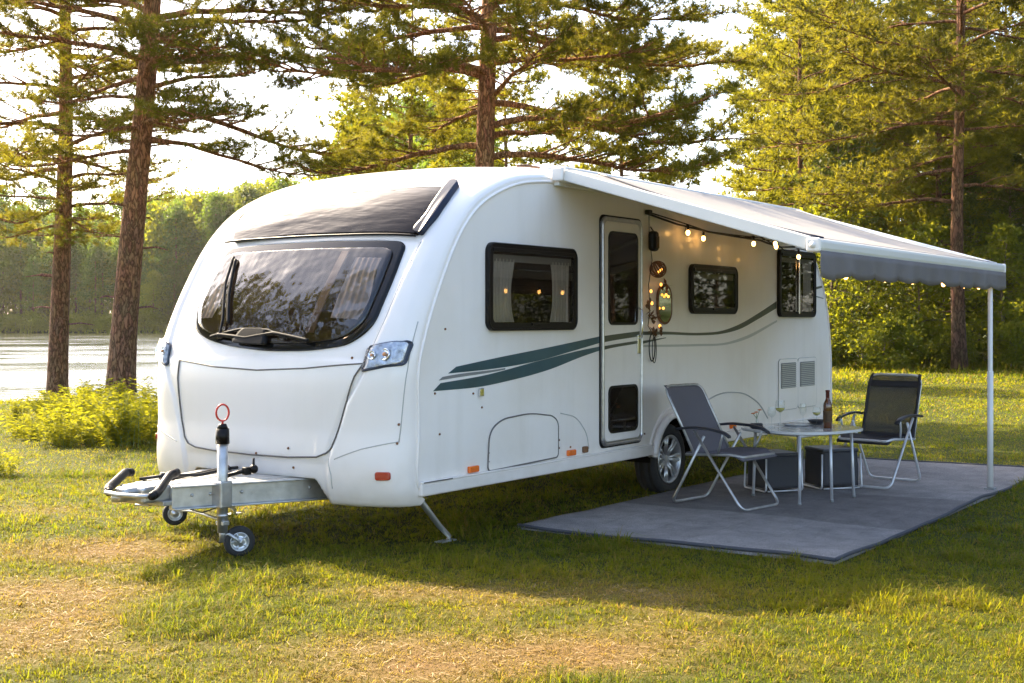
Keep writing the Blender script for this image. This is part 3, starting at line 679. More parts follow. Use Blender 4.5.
# wheel arch and wheels
b = MB()
ap = [(WC[0] + (ARCH + .02) * math.cos(R(a)), -.02, WC[1] + (ARCH + .02) * math.sin(R(a))) for a in range(4, 178, 6)]
b.tube([(WC[0] + ARCH + .02, -.02, .36)] + ap + [(WC[0] - ARCH - .02, -.02, .36)], .032, 10)
ap = [(WC[0] + (ARCH + .085) * math.cos(R(a)), .0, WC[1] + (ARCH + .085) * math.sin(R(a))) for a in range(4, 178, 6)]
b.tube([(WC[0] + ARCH + .085, 0, .38)] + ap + [(WC[0] - ARCH - .085, 0, .38)], .014, 8)
b.build('wheel_arch', M['white'], cara)
for y0, y1 in ((.031, .36), (W - .36, W - .031)):
    n = 20; vs = []; fs = []
    for yy in (y0, y1):
        for k in range(n + 1): vs.append((WC[0] + ARCH * math.cos(math.pi * k / n), yy, WC[1] + ARCH * math.sin(math.pi * k / n)))
    for k in range(n): fs.append([k, k + 1, n + 2 + k, n + 1 + k])
    q = y1 if y0 < 1 else y0; i0 = len(vs); vs += [(WC[0] + ARCH * math.cos(math.pi * k / n), q, WC[1] + ARCH * math.sin(math.pi * k / n)) for k in range(n + 1)]
    fs.append(list(range(i0, i0 + n + 1)))
    b = MB(); b.add(vs, fs, False); b.build('wheel_housing', M['dark'], cara)
def wheel(cy, sg):
    c = (WC[0], cy, WC[1]); ax_ = (0, sg, 0); r = .305
    w = MB(); w.lathe([(.195, -.10), (.26, -.105), (.288, -.095), (r, -.07), (r, -.045), (r - .01, -.04), (r, -.035), (r, .035), (r - .01, .04), (r, .045), (r, .07), (.290, .095), (.265, .105), (.235, .103), (.215, .09), (.206, .088), (.195, .07)], c, ax_, 48)
    e = MB(); e.lathe([(.209, .088), (.211, .098), (.202, .100), (.190, .085), (.185, .0), (.185, -.1)], c, ax_, 48); e.lathe([(.0001, .055), (.03, .06), (.045, .052), (.06, .05), (.062, .01)], c, ax_, 24)
    a = Vector(ax_); vs = []
    for k in range(7):
        for d_ in (-.17, .17):
            t = 2 * math.pi * k / 7 + d_; t1 = 2 * math.pi * k / 7 + d_ * .55
            p0 = Vector((math.cos(t) * .04, 0, math.sin(t) * .04)); p1 = Vector((math.cos(t1 + d_ * .2) * .196, 0, math.sin(t1 + d_ * .2) * .196))
            e.tube([Vector(c) + p0 + a * .05, Vector(c) + (p0 + p1) / 2 + a * .068, Vector(c) + p1 + a * .078], [.017, .014, .016], 6)
    for k in range(5):
        t = 2 * math.pi * k / 5; e.sphere((c[0] + .045 * math.cos(t), c[1] + sg * .056, c[2] + .045 * math.sin(t)), .008, 6)
    wo = w.build('wheel', M['rubber'], cara); e.build('rim', M['rim'], wo)
    d = MB(); d.lathe([(.0001, .0), (.15, .0), (.15, -.02), (.2, -.03)], c, ax_, 30); d.build('brake_drum', M['seam'], wo)
wheel(.135, -1); wheel(W - .135, 1)
# roof furniture
b = MB(); b.box((2.55, .75, 2.715), (.9, .6, .05), .02); b.box((2.55, .75, 2.69), (.98, .68, .03), .01); b.build('roof_hatch', M['white'], cara)
b = MB(); b.box((5.0, .6, 2.71), (1.5, .55, .06), .02); b.build('roof_hatch', M['white'], cara)
b = MB(); b.tube([(1.38, .16, 2.635), (1.50, .15, 2.648), (1.66, .15, 2.648)], [.008, .012, .008], 8); b.build('roof_light', M['copper'], cara)

# drawbar and hitch
def rbox(b, p0, p1, w, h, bev=.008):
    p0, p1 = Vector(p0), Vector(p1); d = p1 - p0; a = math.atan2(d.y, d.x); pitch = math.atan2(d.z, math.hypot(d.x, d.y))
    b.box((p0 + p1) / 2, (d.length, w, h), bev, Matrix.Rotation(a, 4, 'Z') @ Matrix.Rotation(-pitch, 4, 'Y'))
for s_ in (-1, 1):
    b = MB(); p0 = (-1.08, 1.2 + s_ * .13, .40); p1 = (.35, 1.2 + s_ * .62, .375)
    rbox(b, p0, p1, .05, .135); rbox(b, (p0[0], p0[1] + s_ * .012, p0[2] + .069), (p1[0], p1[1] + s_ * .02, p1[2] + .069), .10, .012, .004)
    rbox(b, (p0[0], p0[1] + s_ * .012, p0[2] - .069), (p1[0], p1[1] + s_ * .02, p1[2] - .069), .10, .012, .004)
    for k in (.08, .16, .30, .62):
        q = Vector(p0).lerp(Vector(p1), k); b.sphere((q.x, q.y + s_ * .027, q.z + .01), .011, 8)
    b.build('drawbar_rail', M['galv'], cara)
b = MB(); vs = [(-1.05, 1.06, .475), (-1.05, 1.34, .475), (-.05, 1.62, .462), (-.05, .78, .462)]; vs += [(a, c, d - .012) for a, c, d in vs]
b.add(vs, [[0, 1, 2, 3], [4, 5, 6, 7], [0, 1, 5, 4], [1, 2, 6, 5], [2, 3, 7, 6], [3, 0, 4, 7]], False); b.build('drawbar_cover', M['galv'], cara)
b = MB(); b.box((-1.12, 1.2, .43), (.32, .24, .11), .02); b.box((-1.30, 1.2, .44), (.14, .12, .09), .03); b.tube([(-1.36, 1.2, .40), (-1.36, 1.2, .455)], .05, 16); b.box((-1.05, 1.2, .37), (.2, .30, .03), .006)
hc = b.build('hitch_coupling', M['galv'], cara)
for pts in ([(-1.10, 1.42, .535), (-1.14, 1.42, .540), (-1.39, 1.27, .475), (-1.42, 1.22, .462)], [(-1.36, .90, .455), (-1.30, .93, .462), (-1.10, 1.05, .545), (-1.04, 1.06, .552)]):
    b = MB(); b.tube(arc(pts, .12), .027, 14); b.sphere(pts[0], .027, 12); b.sphere(pts[-1], .027, 12); b.build('hitch_grip', M['black'], hc)
b = MB(); b.tube([(-1.44, 1.23, .462), (-1.43, 1.12, .452), (-1.40, .98, .452), (-1.36, .90, .455)], .014, 8); b.build('hitch_bar', M['galv'], hc)
b = MB(); b.tube([(-.15, 1.36, .49), (-.4, 1.30, .50), (-.7, 1.22, .495), (-.98, 1.27, .51), (-1.1, 1.33, .50), (-1.02, 1.36, .47), (-.8, 1.30, .485), (-.5, 1.38, .485), (-.1, 1.45, .49)], .011, 8); b.tube([(-.99, 1.27, .51), (-.90, 1.25, .50)], .026, 12); b.build('electric_cable', M['cord'], cara)
b = MB(); b.tube([(-1.1, 1.1, .45), (-1.0, 1.02, .33), (-.8, 1.1, .27), (-.5, 1.16, .29), (.1, 1.2, .33)], .005, 6); b.tube([(-.95, 1.2, .33), (.3, 1.2, .34)], .010, 8); b.build('brake_rod', M['galv'], cara)
# jockey wheel
jx, jy = -.79, .92
b = MB(); b.tube([(jx, jy, .16), (jx, jy, .78)], .033, 16); b.tube([(jx, jy, .10), (jx, jy, .2)], .022, 12)
b.box((jx, jy + .02, .40), (.10, .12, .17), .01); b.tube([(jx, jy, .26), (jx, jy, .275)], .036, 16); b.box((jx, jy, .22), (.055, .07, .03), .006)
jk = b.build('jockey_wheel', M['galv'], cara)
b = MB(); b.tube([(jx, jy, .72), (jx, jy, .815)], [.044, .042], 16); b.tube([(jx, jy, .813), (jx, jy, .845)], [.036, .024], 14); b.build('cap', M['black'], jk)
b = MB(); ph = np.linspace(0, 2 * math.pi, 25)[:-1]
dv = Vector((-.35, -.94, 0)).normalized(); b.tube([(jx + .042 * math.cos(t) * -dv.y * 1.0, jy + .042 * math.cos(t) * dv.x, .915 + .052 * math.sin(t)) for t in ph], .0065, 8, closed=True); b.tube([(jx, jy, .84), (jx, jy, .865)], .007, 8); b.build('crank_ring', M['red'], jk)
def smallwheel(c, r, ax_, par, spk=True):
    b = MB(); w_ = .028; b.lathe([(r * .60, -w_ * .8), (r * .78, -w_), (r * .94, -w_ * .85), (r, -w_ * .4), (r, w_ * .4), (r * .94, w_ * .85), (r * .78, w_), (r * .60, w_ * .8)], c, ax_, 32); t = b.build('tyre', M['rubber'], par)
    b = MB(); b.lathe([(r * .62, w_ * .7), (r * .6, w_ * .95), (r * .55, w_ * .8), (r * .5, w_ * .35), (r * .25, w_ * .3), (r * .22, w_ * 1.0), (.0001, w_ * 1.05)], c, ax_, 32)
    b.lathe([(r * .62, -w_ * .7), (r * .6, -w_ * .95), (r * .55, -w_ * .8), (r * .5, -w_ * .35), (r * .25, -w_ * .3), (r * .22, -w_), (.0001, -w_ * 1.05)], c, ax_, 32)
    if spk:
        a = Vector(ax_).normalized(); x, y = frame(a)
        for k in range(5):
            t_ = 2 * math.pi * k / 5; d = x * math.cos(t_) + y * math.sin(t_)
            b.tube([Vector(c) + d * r * .2 + a * w_ * .5, Vector(c) + d * r * .56 + a * w_ * .6], .006, 6)
    b.build('rim', M['rim'], par)
wc = Vector((jx + .085, jy - .06, .098)); wa = Vector((-.55, -.83, 0)).normalized()
smallwheel(wc, .098, wa, jk)
b = MB(); b.tube([(jx, jy, .14), Vector((jx + .02, jy - .04, .15)), wc + wa * .045], .011, 8); b.tube([(jx, jy, .14), wc - wa * .045 + Vector((0, 0, .02)), wc - wa * .045], .010, 8); b.tube([wc - wa * .05, wc + wa * .055], .008, 8); b.build('fork', M['galv'], jk)
b = MB(); b.tube([(jx + .02, jy, .60 - .09), (jx + .10, jy - .05, .535), (jx + .15, jy - .09, .545)], .014, 8); b.sphere((jx + .17, jy - .10, .55), .03, 10); b.tube([(jx + .17, jy - .10, .55), (jx + .17, jy - .10, .62)], .008, 8); b.box((jx + .13, jy - .08, .54), (.05, .04, .05), .006); b.build('clamp_handle', M['black'], jk)
# handbrake post
b = MB(); b.tube([(-.42, 1.32, .46), (-.42, 1.32, .56)], .022, 12); pb = b.build('handbrake', M['galv'], cara)
b = MB(); b.tube([(-.42, 1.32, .54), (-.42, 1.32, .66)], [.032, .03], 14); b.tube([(-.42, 1.32, .545), (-.50, 1.20, .535), (-.58, 1.08, .53)], .012, 8); b.build('sleeve', M['black'], pb)
b = MB(); b.tube([(-.42 + .02 * math.cos(t), 1.32 - .03 * math.cos(t), .69 + .06 * math.sin(t)) for t in ph], .006, 8, closed=True); b.build('lever', M['galv'], pb)
# second small wheel on a stay bar behind the drawbar
sw = MB(); sw.tube([(jx, jy, .235), (-.42, 1.6, .19), (-.27, 2.0, .15)], .010, 8); sw.tube([(-.27, 2.0, .15), (-.2, 1.9, .42)], .014, 8); sw = sw.build('support_wheel', M['galv'], cara)
smallwheel(Vector((-.27, 1.98, .125)), .085, wa, sw, False)
# corner steadies
for y in (.16, W - .16):
    b = MB(); b.tube([(.16, y, .36), (.20, y - .02, .33), (.40, y - .04, .12), (.50, y - .05, .035), (.49, y - .05, .014)], [.022, .024, .02, .016, .014], 8)
    b.box((.46, y - .05, .010), (.16, .07, .010), .003); b.box((.16, y, .37), (.12, .07, .05), .006); b.build('corner_steady', M['galv'], cara)

# ------------------------------------------------------------------ awning
awn = empty('awning', (O2[0], O2[1], 0), RZ, 'grey and white roll-out awning shading the mat beside the caravan', 'awning')
CA, CB, FA, FB = 1.62, 6.20, 1.20, 5.68
FY, FZ = -2.20, 1.985
b = MB(); b.box(((CA + CB) / 2, -.055, 2.585), (CB - CA, .11, .12), .03); b.box(((CA + CB) / 2, -.03, 2.515), (CB - CA, .05, .03), .006); b.build('cassette', M['awnwhite'], awn)
for x in (CA - .02, CB + .02):
    b = MB(); b.box((x, -.055, 2.580), (.03, .10, .10), .03, seg=4); b.build('end_cap', M['white'], awn)
def fab(u, v):  # u along length, v outwards
    xa = CA + .04 + (FA + .03 - CA - .04) * v; xb = CB - .04 + (FB - .03 - CB + .04) * v
    return (xa + (xb - xa) * u, -.10 + (FY + .12) * v, 2.625 + (FZ + .03 - 2.625) * v - .035 * math.sin(math.pi * v) * (1 - .3 * math.sin(math.pi * u)))
def sheet(f, nu, nv, th, name, m, par, u0=0, u1=1):
    vs = []; fs = []
    for k in range(2):
        for j in range(nv + 1):
            for i in range(nu + 1):
                p = f(u0 + (u1 - u0) * i / nu, j / nv); vs.append((p[0], p[1], p[2] - th * k))
    q = (nu + 1) * (nv + 1)
    for j in range(nv):
        for i in range(nu):
            a = j * (nu + 1) + i; fs += [[a, a + 1, a + nu + 2, a + nu + 1], [q + a, q + a + 1, q + a + nu + 2, q + a + nu + 1]]
    for i in range(nu):
        for a in (i, nv * (nu + 1) + i): fs.append([a, a + 1, q + a + 1, q + a])
    for j in range(nv):
        for a in (j * (nu + 1), j * (nu + 1) + nu): fs.append([a, a + nu + 1, q + a + nu + 1, q + a])
    b = MB(); b.add(vs, fs); return b.build(name, m, par)
cn = sheet(fab, 24, 24, .004, 'canopy', M['awn'], awn)
# thin dark piping near the near edge of the canopy
b = MB(); b.tube([tuple(Vector(fab(.10 - .06 * j / 20, j / 20)) + Vector((0, 0, .006))) for j in range(21)], .007, 6); b.build('piping', M['navytrim'], cn)
sheet(lambda u, v: (fab(u, v)[0], fab(u, v)[1], fab(u, v)[2] + .006), 3, 24, .003, 'edge_strip', M['awnwhite'], cn, .965, 1.0)
b = MB(); b.box(((FA + FB) / 2, FY, FZ - .02), (FB - FA, .09, .085), .025); b.build('front_bar', M['awnwhite'], awn)
for x in (FA - .01, FB + .01):
    b = MB(); b.box((x, FY, FZ - .02), (.03, .095, .088), .02); b.tube([(x - .02, FY, FZ - .02), (x + .02, FY, FZ - .02)], .022, 12); b.build('end_cap', M['white'], awn)
def rafter(p0, p1, h=.085):
    b = MB(); p0, p1 = Vector(p0), Vector(p1); d = p1 - p0; x = d.normalized(); y = x.cross(Vector((0, 0, 1))).normalized(); z = y.cross(x) * -1
    Mx = Matrix((( x.x, y.x, z.x, 0), (x.y, y.y, z.y, 0), (x.z, y.z, z.z, 0), (0, 0, 0, 1)))
    b.box((p0 + p1) / 2, (d.length, .035, h), .008, Mx); b.build('rafter', M['awnwhite'], awn)
rafter((CA + .01, -.10, 2.575), (FA + .01, FY + .04, FZ - .005)); rafter((CB - .01, -.10, 2.575), (FB - .01, FY + .04, FZ - .005))
# second inner arm
b = MB(); b.tube([(CA + .5, -.12, 2.53), (CA + 1.5, -1.1, 2.28), (FA + .9, FY + .06, FZ - .04)], .02, 8); b.build('folding_arm', M['awnwhite'], awn)
b = MB(); b.tube([(CB - .5, -.12, 2.53), (CB - 1.5, -1.1, 2.28), (FB - .9, FY + .06, FZ - .04)], .02, 8); b.build('folding_arm', M['awnwhite'], awn)
# scalloped valance
n = 180; vs = []; fs = []
for i in range(n + 1):
    u = i / n; x = FA - .01 + (FB - FA + .02) * u
    sc_ = abs(math.sin(u * math.pi * 9)); zb = FZ - .195 - .028 * (sc_ ** .6) - (.02 if u < .05 else 0)
    w1 = .010 * math.sin(u * 70) + .006 * math.sin(u * 23)
    near = max(0, 1 - u / .10)
    for j in range(5):
        v = j / 4; vs.append((x + near * v * .10 * (u / .10), FY - .047 - w1 * v * 1.2, (FZ - .055) * (1 - v) + zb * v))
for i in range(n):
    for j in range(4): a = i * 5 + j; fs.append([a, a + 5, a + 6, a + 1])
b = MB(); b.add(vs, fs); vo = b.build('valance', M['valance'], awn); sm = vo.modifiers.new('thick', 'SOLIDIFY'); sm.thickness = .003
px_ = 5.26
b = MB(); b.tube([(px_, FY - .02, .03), (px_, FY - .02, FZ - .05)], .021, 14); b.tube([(px_, FY - .02, .03), (px_, FY - .02, 1.05)], .026, 14); po = b.build('post', M['awnwhite'], awn)
b = MB(); b.box((px_, FY - .02, .018), (.09, .09, .02), .005); b.build('foot', M['greyline'], po)

# ------------------------------------------------------------------ mat under the awning
A0 = Vector((.02 + .62, 9.2 - 8.18)); mat_s0 = A0.x * U[0] + A0.y * U[1]     # distance along the caravan
def carpet():
    x0, x1, y0, y1 = 1.19, 7.02, -2.34, .02; nx, ny = 200, 90; vs = []; fs = []; br = np.random.RandomState(3)
    def hz(x, y): return .010 + .022 * float(vnoise(x, y, .8)) ** 2 + .008 * float(vnoise(x + 50, y, .3))
    for j in range(ny + 1):
        for i in range(nx + 1):
            x = x0 + (x1 - x0) * i / nx; y = y0 + (y1 - y0) * j / ny
            e = .012 * (float(vnoise(x * 3 + 10, y * 3, .8)) - .5)
            xx = x + (e if i in (0, nx) else 0) ; yy = y + (e if j in (0, ny) else 0)
            vs.append((xx, yy, hz(x, y)))
    for j in range(ny):
        for i in range(nx): a = j * (nx + 1) + i; fs.append([a, a + 1, a + nx + 2, a + nx + 1])
    q = len(vs); edge = [i for i in range(nx + 1)] + [j * (nx + 1) + nx for j in range(1, ny + 1)] + [ny * (nx + 1) + i for i in range(nx - 1, -1, -1)] + [j * (nx + 1) for j in range(ny - 1, 0, -1)]
    for e in edge: vs.append((vs[e][0], vs[e][1], -.01))
    for k in range(len(edge)): k2 = (k + 1) % len(edge); fs.append([edge[k], edge[k2], q + k2, q + k])
    m = bpy.data.materials.new('woven_carpet'); m.use_nodes = True; N, L = nt(m); bb = N['Principled BSDF']; bb.inputs['Roughness'].default_value = .95; bb.inputs['Specular IOR Level'].default_value = .15
    tc = N.new('ShaderNodeTexCoord'); sp = N.new('ShaderNodeSeparateXYZ'); L.new(tc.outputs['Object'], sp.inputs[0])
    def rr(fr, pos, c):
        r = N.new('ShaderNodeValToRGB'); r.color_ramp.interpolation = 'LINEAR'
        r.color_ramp.elements[0].position = pos[0]; r.color_ramp.elements[0].color = (*c[0], 1); r.color_ramp.elements[1].position = pos[1]; r.color_ramp.elements[1].color = (*c[1], 1)
        for p_, c_ in zip(pos[2:], c[2:]): e = r.color_ramp.elements.new(p_); e.color = (*c_, 1)
        L.new(fr, r.inputs[0]); return r
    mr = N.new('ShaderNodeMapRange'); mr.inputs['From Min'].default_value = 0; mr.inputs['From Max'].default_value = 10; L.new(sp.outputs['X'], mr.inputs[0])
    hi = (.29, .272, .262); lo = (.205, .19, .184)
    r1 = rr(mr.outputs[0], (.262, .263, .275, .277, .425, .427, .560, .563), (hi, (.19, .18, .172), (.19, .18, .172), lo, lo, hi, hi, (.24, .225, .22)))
    # weave and wear
    mp = N.new('ShaderNodeMapping'); mp.inputs['Scale'].default_value = (1, 1, 1); L.new(tc.outputs['Object'], mp.inputs[0])
    n1 = N.new('ShaderNodeTexNoise'); n1.inputs['Scale'].default_value = 160; n1.inputs['Detail'].default_value = 2; L.new(mp.outputs[0], n1.inputs['Vector'])
    n2 = N.new('ShaderNodeTexNoise'); n2.inputs['Scale'].default_value = 5; n2.inputs['Detail'].default_value = 9; n2.inputs['Roughness'].default_value = .7; L.new(mp.outputs[0], n2.inputs['Vector'])
    bk_ = N.new('ShaderNodeTexBrick'); bk_.inputs['Scale'].default_value = 1; bk_.inputs['Brick Width'].default_value = .62; bk_.inputs['Row Height'].default_value = .42; bk_.inputs['Mortar Size'].default_value = .006
    bk_.inputs['Color1'].default_value = (1, 1, 1, 1); bk_.inputs['Color2'].default_value = (.90, .90, .90, 1); bk_.inputs['Mortar'].default_value = (.82, .82, .82, 1); L.new(mp.outputs[0], bk_.inputs['Vector'])
    q1 = rr(n1.outputs['Fac'], (.3, .7), ((.5, .5, .5), (1.35, 1.35, 1.35))); q2 = rr(n2.outputs['Fac'], (.3, .7), ((.66, .66, .66), (1.2, 1.19, 1.17)))
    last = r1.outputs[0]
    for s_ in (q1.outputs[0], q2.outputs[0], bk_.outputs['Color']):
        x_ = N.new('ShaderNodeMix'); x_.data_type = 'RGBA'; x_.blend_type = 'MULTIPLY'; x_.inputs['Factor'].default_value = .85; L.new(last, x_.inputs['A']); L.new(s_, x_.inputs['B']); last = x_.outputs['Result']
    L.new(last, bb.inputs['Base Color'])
    u = N.new('ShaderNodeBump'); u.inputs['Strength'].default_value = .6; u.inputs['Distance'].default_value = .004; L.new(n1.outputs['Fac'], u.inputs['Height']); L.new(u.outputs[0], bb.inputs['Normal'])
    root = empty('ground_mat', (O2[0], O2[1], 0), RZ, 'large grey woven mat laid on the grass under the awning', 'mat')
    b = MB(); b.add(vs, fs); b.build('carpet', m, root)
    b = MB()
    for p_ in ([(x0 + (x1 - x0) * k / 60, y0, 0) for k in range(61)], [(x0, y0 + (y1 - y0) * k / 30, 0) for k in range(31)], [(x1, y0 + (y1 - y0) * k / 30, 0) for k in range(31)]):
        b.tube([(a + .012 * (float(vnoise(a * 3 + 10, c * 3, .8)) - .5), c + .012 * (float(vnoise(a * 3 + 10, c * 3, .8)) - .5), hz(a, c) + .001) for a, c, _ in p_], .013, 8)
    b.build('edge_binding', mat('binding_grey', (.05, .052, .062), .85, bump=.4, bscale=120), root)
carpet()

# ------------------------------------------------------------------ chairs
def sling_surf(fn, nu, nv, th, name, m, par):
    vs = []; fs = []
    for j in range(nv + 1):
        for i in range(nu + 1): vs.append(fn(i / nu, j / nv))
    for j in range(nv):
        for i in range(nu): a = j * (nu + 1) + i; fs.append([a, a + 1, a + nu + 2, a + nu + 1])
    b = MB(); b.add(vs, fs); o = b.build(name, m, par); s = o.modifiers.new('thick', 'SOLIDIFY'); s.thickness = th; s.offset = 0; return o
def chair(name, loc, face, label, cloth, hw=.26, back=(-.17, .40, -.50, 1.0), tube_m='galv', band_=False, spread=.34):
    rt = empty(name, (loc[0], loc[1], .026), math.atan2(face[1], face[0]), label, 'folding chair', 'folding chairs on the mat')
    T = M[tube_m]; r = .0115
    b = MB(); b.tube(arc([(-.10, hw + .03, .60), (spread, hw + .02, .012), (spread, -hw - .02, .012), (-.10, -hw - .03, .60)], .07), r, 10); b.build('leg_frame', T, rt)
    b = MB(); b.tube(arc([(-.02, hw + .012, .56), (-spread, hw + .0, .012), (-spread, -hw, .012), (-.02, -hw - .012, .56)], .07), r, 10); b.build('leg_frame', T, rt)
    bx0, bz0, bx1, bz1 = back
    b = MB(); b.tube(arc([(bx0, hw, bz0), (bx1, hw, bz1), (bx1 - .01, -hw, bz1), (bx0, -hw, bz0)], .09), r, 10); b.build('back_frame', T, rt)
    sf = [(-.20, hw, .405), (.15, hw, .425), (.28, hw, .435), (.31, -hw, .435)]
    b = MB(); b.tube(arc([(-.20, hw, .405), (.24, hw, .430), (.32, hw - .02, .415), (.32, -hw + .02, .415), (.24, -hw, .430), (-.20, -hw, .405)], .05), r, 10); b.tube([(-.20, hw, .405), (-.20, -hw, .405)], r, 8); b.build('seat_frame', T, rt)
    def bf(u, v):
        w = (u - .5) * 2; sag = .035 * (1 - w * w) * math.sin(math.pi * min(1, v * 1.05))
        e = 1 - .08 * max(0, v - .85) / .15
        return (bx0 + (bx1 - bx0) * v - sag * .8 - .02 * (v > .99), (hw + .006) * w * e, bz0 + (bz1 - bz0) * v + .003 - sag * .3)
    bo = sling_surf(bf, 16, 24, .005, 'backrest', M[cloth], rt)
    if band_:
        for (v0, v1) in ((.80, .90), (.0, .08)): sling_surf(lambda u, v: tuple(Vector(bf(u, v0 + (v1 - v0) * v)) + Vector((.006, 0, .002))), 12, 3, .004, 'band', M['slingband'], bo)
        for e in (-1, 1):
            b = MB(); b.tube([tuple(Vector(bf((e * .955 + 1) / 2, k / 20)) + Vector((.004, 0, 0))) for k in range(21)], .016, 6); b.build('band', M['slingband'], bo)
    def sfn(u, v):
        w = (u - .5) * 2; sag = .03 * (1 - w * w) * math.sin(math.pi * v)
        return (-.20 + .53 * v, (hw + .004) * w * (1 - .05 * max(0, v - .8) / .2), .415 + .025 * math.sin(v * 2.0) - .045 * max(0, v - .8) / .2 - sag)
    sling_surf(sfn, 14, 16, .02, 'seat', M['sling'] if cloth == 'sling' else M['slingband'], rt)
    for e in (-1, 1):
        y = e * (hw + .03); b = MB()
        pts = arc([(-.27, y, .605), (-.12, y, .625), (.06, y, .62), (.18, y, .60), (.23, y, .57)], .05); N_ = len(pts)
        vs = []; fs = []
        for p in pts:
            for dy, dz in ((-.024, 0), (-.018, .011), (.018, .011), (.024, 0), (.018, -.009), (-.018, -.009)): vs.append((p.x, p.y + dy, p.z + dz))
        for i in range(N_ - 1):
            for k in range(6): fs.append([i * 6 + k, i * 6 + (k + 1) % 6, (i + 1) * 6 + (k + 1) % 6, (i + 1) * 6 + k])
        fs += [[0, 1, 2, 3, 4, 5], [(N_ - 1) * 6 + k for k in range(6)]]
        b.add(vs, fs); a = b.build('armrest', M['tinblack'], rt)
        b = MB(); b.tube(arc([(.17, y, .60), (.15, y, .52), (.10, e * hw, .425)], .04), .010, 8); b.build('arm_strut', T, a)
    return rt
chair('folding_chair', (1.70, 10.20), (.72, -.69), 'grey mesh folding chair left of the table, near the caravan wheel', 'sling', hw=.245, back=(-.12, .41, -.41, .94))
chair('folding_chair', (3.30, 11.50), (-.66, -.75), 'tall dark see-through mesh folding chair right of the table, facing it from the meadow side', 'slingdark', hw=.25, back=(-.18, .40, -.36, .97), tube_m='metalgrey', band_=True)

# ------------------------------------------------------------------ table and what stands on it
TH = .585
tb = empty('camping_table', (2.42, 10.66, .02), math.atan2(.64, .77), 'low oval grey camping table with thin metal legs between the two chairs', 'table')
o_ = [(.47 * math.copysign(abs(math.cos(t)) ** .72, math.cos(t)), .44 * math.copysign(abs(math.sin(t)) ** .72, math.sin(t))) for t in np.linspace(0, 2 * math.pi, 49)[:-1]]
b = MB(); n = len(o_)
vs = [(a, c, TH - .02) for a, c in o_] + [(a * .985, c * .985, TH) for a, c in o_] + [(a * .985, c * .985, TH - .024) for a, c in o_] + [(a, c, TH - .006) for a, c in o_]
fs = [list(range(n, 2 * n)), list(range(2 * n, 3 * n))[::-1]]
for k in range(n):
    j = (k + 1) % n; fs += [[k, j, 3 * n + j, 3 * n + k], [3 * n + k, 3 * n + j, n + j, n + k], [2 * n + k, 2 * n + j, j, k]]
b.add(vs, fs, False); b.build('tabletop', M['tabletop'], tb)
for x, y in ((-.44 + .02, -.30), (-.04, -.33), (.33, -.28), (-.24, .32), (.34, .30)):
    b = MB(); b.tube([(x * .95, y * .95, TH - .03), (x, y, 0.006)], .0125, 10); l_ = b.build('leg', M['metalgrey'], tb)
    b = MB(); b.tube([(x, y, .0), (x, y, .02)], .016, 10); b.build('foot', M['greyline'], l_)
b = MB()
for p in ([(-.40, -.29, TH - .035), (.32, -.27, TH - .035)], [(-.24, .31, TH - .035), (.33, .29, TH - .035)], [(-.33, -.28, TH - .04), (-.24, .3, TH - .04)], [(.28, -.26, TH - .04), (.33, .29, TH - .04)]): b.tube(p, .010, 8)
b.build('under_frame', M['metalgrey'], tb)
def on_table(px, dy=0):  # world point on the table top
    return (px[0], px[1], .02 + TH + .001)
bt = empty('bottle', (2.61, 10.56, .02 + TH + .001), 0, 'brown glass wine bottle with dark neck foil standing on the table', 'bottle')
b = MB(); b.lathe([(.0001, 0), (.033, 0), (.037, .004), (.037, .185), (.034, .205), (.020, .235), (.0145, .25), (.0145, .30), (.0165, .302), (.0165, .312), (.0001, .313)], (0, 0, 0), n=32); b.build('glass_body', M['bottle'], bt)
b = MB(); b.lathe([(.0155, .245), (.0155, .298), (.0175, .30), (.0175, .314), (.0001, .315)], (0, 0, 0), n=24); b.build('foil', M['foil'], bt)
b = MB(); b.lathe([(.0376, .05), (.0376, .145)], (0, 0, 0), n=32); b.build('paper_label', M['label'], bt)
def wineglass(loc, h, label, drink=None, wide=.036):
    g = empty('wine_glass', loc, 0, label, 'glass', 'glasses on the camping table')
    b = MB(); b.lathe([(.0001, .001), (.032, .001), (.033, .003), (.006, .007), (.0035, .02), (.0035, h * .48), (.008, h * .50), (wide * .8, h * .60), (wide, h * .72), (wide * .95, h * .86), (wide * .82, h)], (0, 0, 0), n=22); b.build('goblet', M['clear'], g)
    if drink: b = MB(); b.lathe([(.0001, h * .53), (.006, h * .53), (wide * .76, h * .61), (wide * .92, h * .70), (.0001, h * .70)], (0, 0, 0), n=20); b.build('drink', M['wine'], g)
    return g
zt = .02 + TH + .001
wineglass((2.16, 10.62, zt), .17, 'tall stemmed glass at the left end of the table')
wineglass((2.28, 10.86, zt), .21, 'stemmed glass with pale yellow drink, left of the bottle', True, .042)
wineglass((2.42, 10.62, zt), .20, 'empty tall thin glass near the middle of the table', None, .028)
wineglass((2.60, 10.90, zt), .15, 'short stemmed glass behind the bottle with a little yellow drink', True, .036)
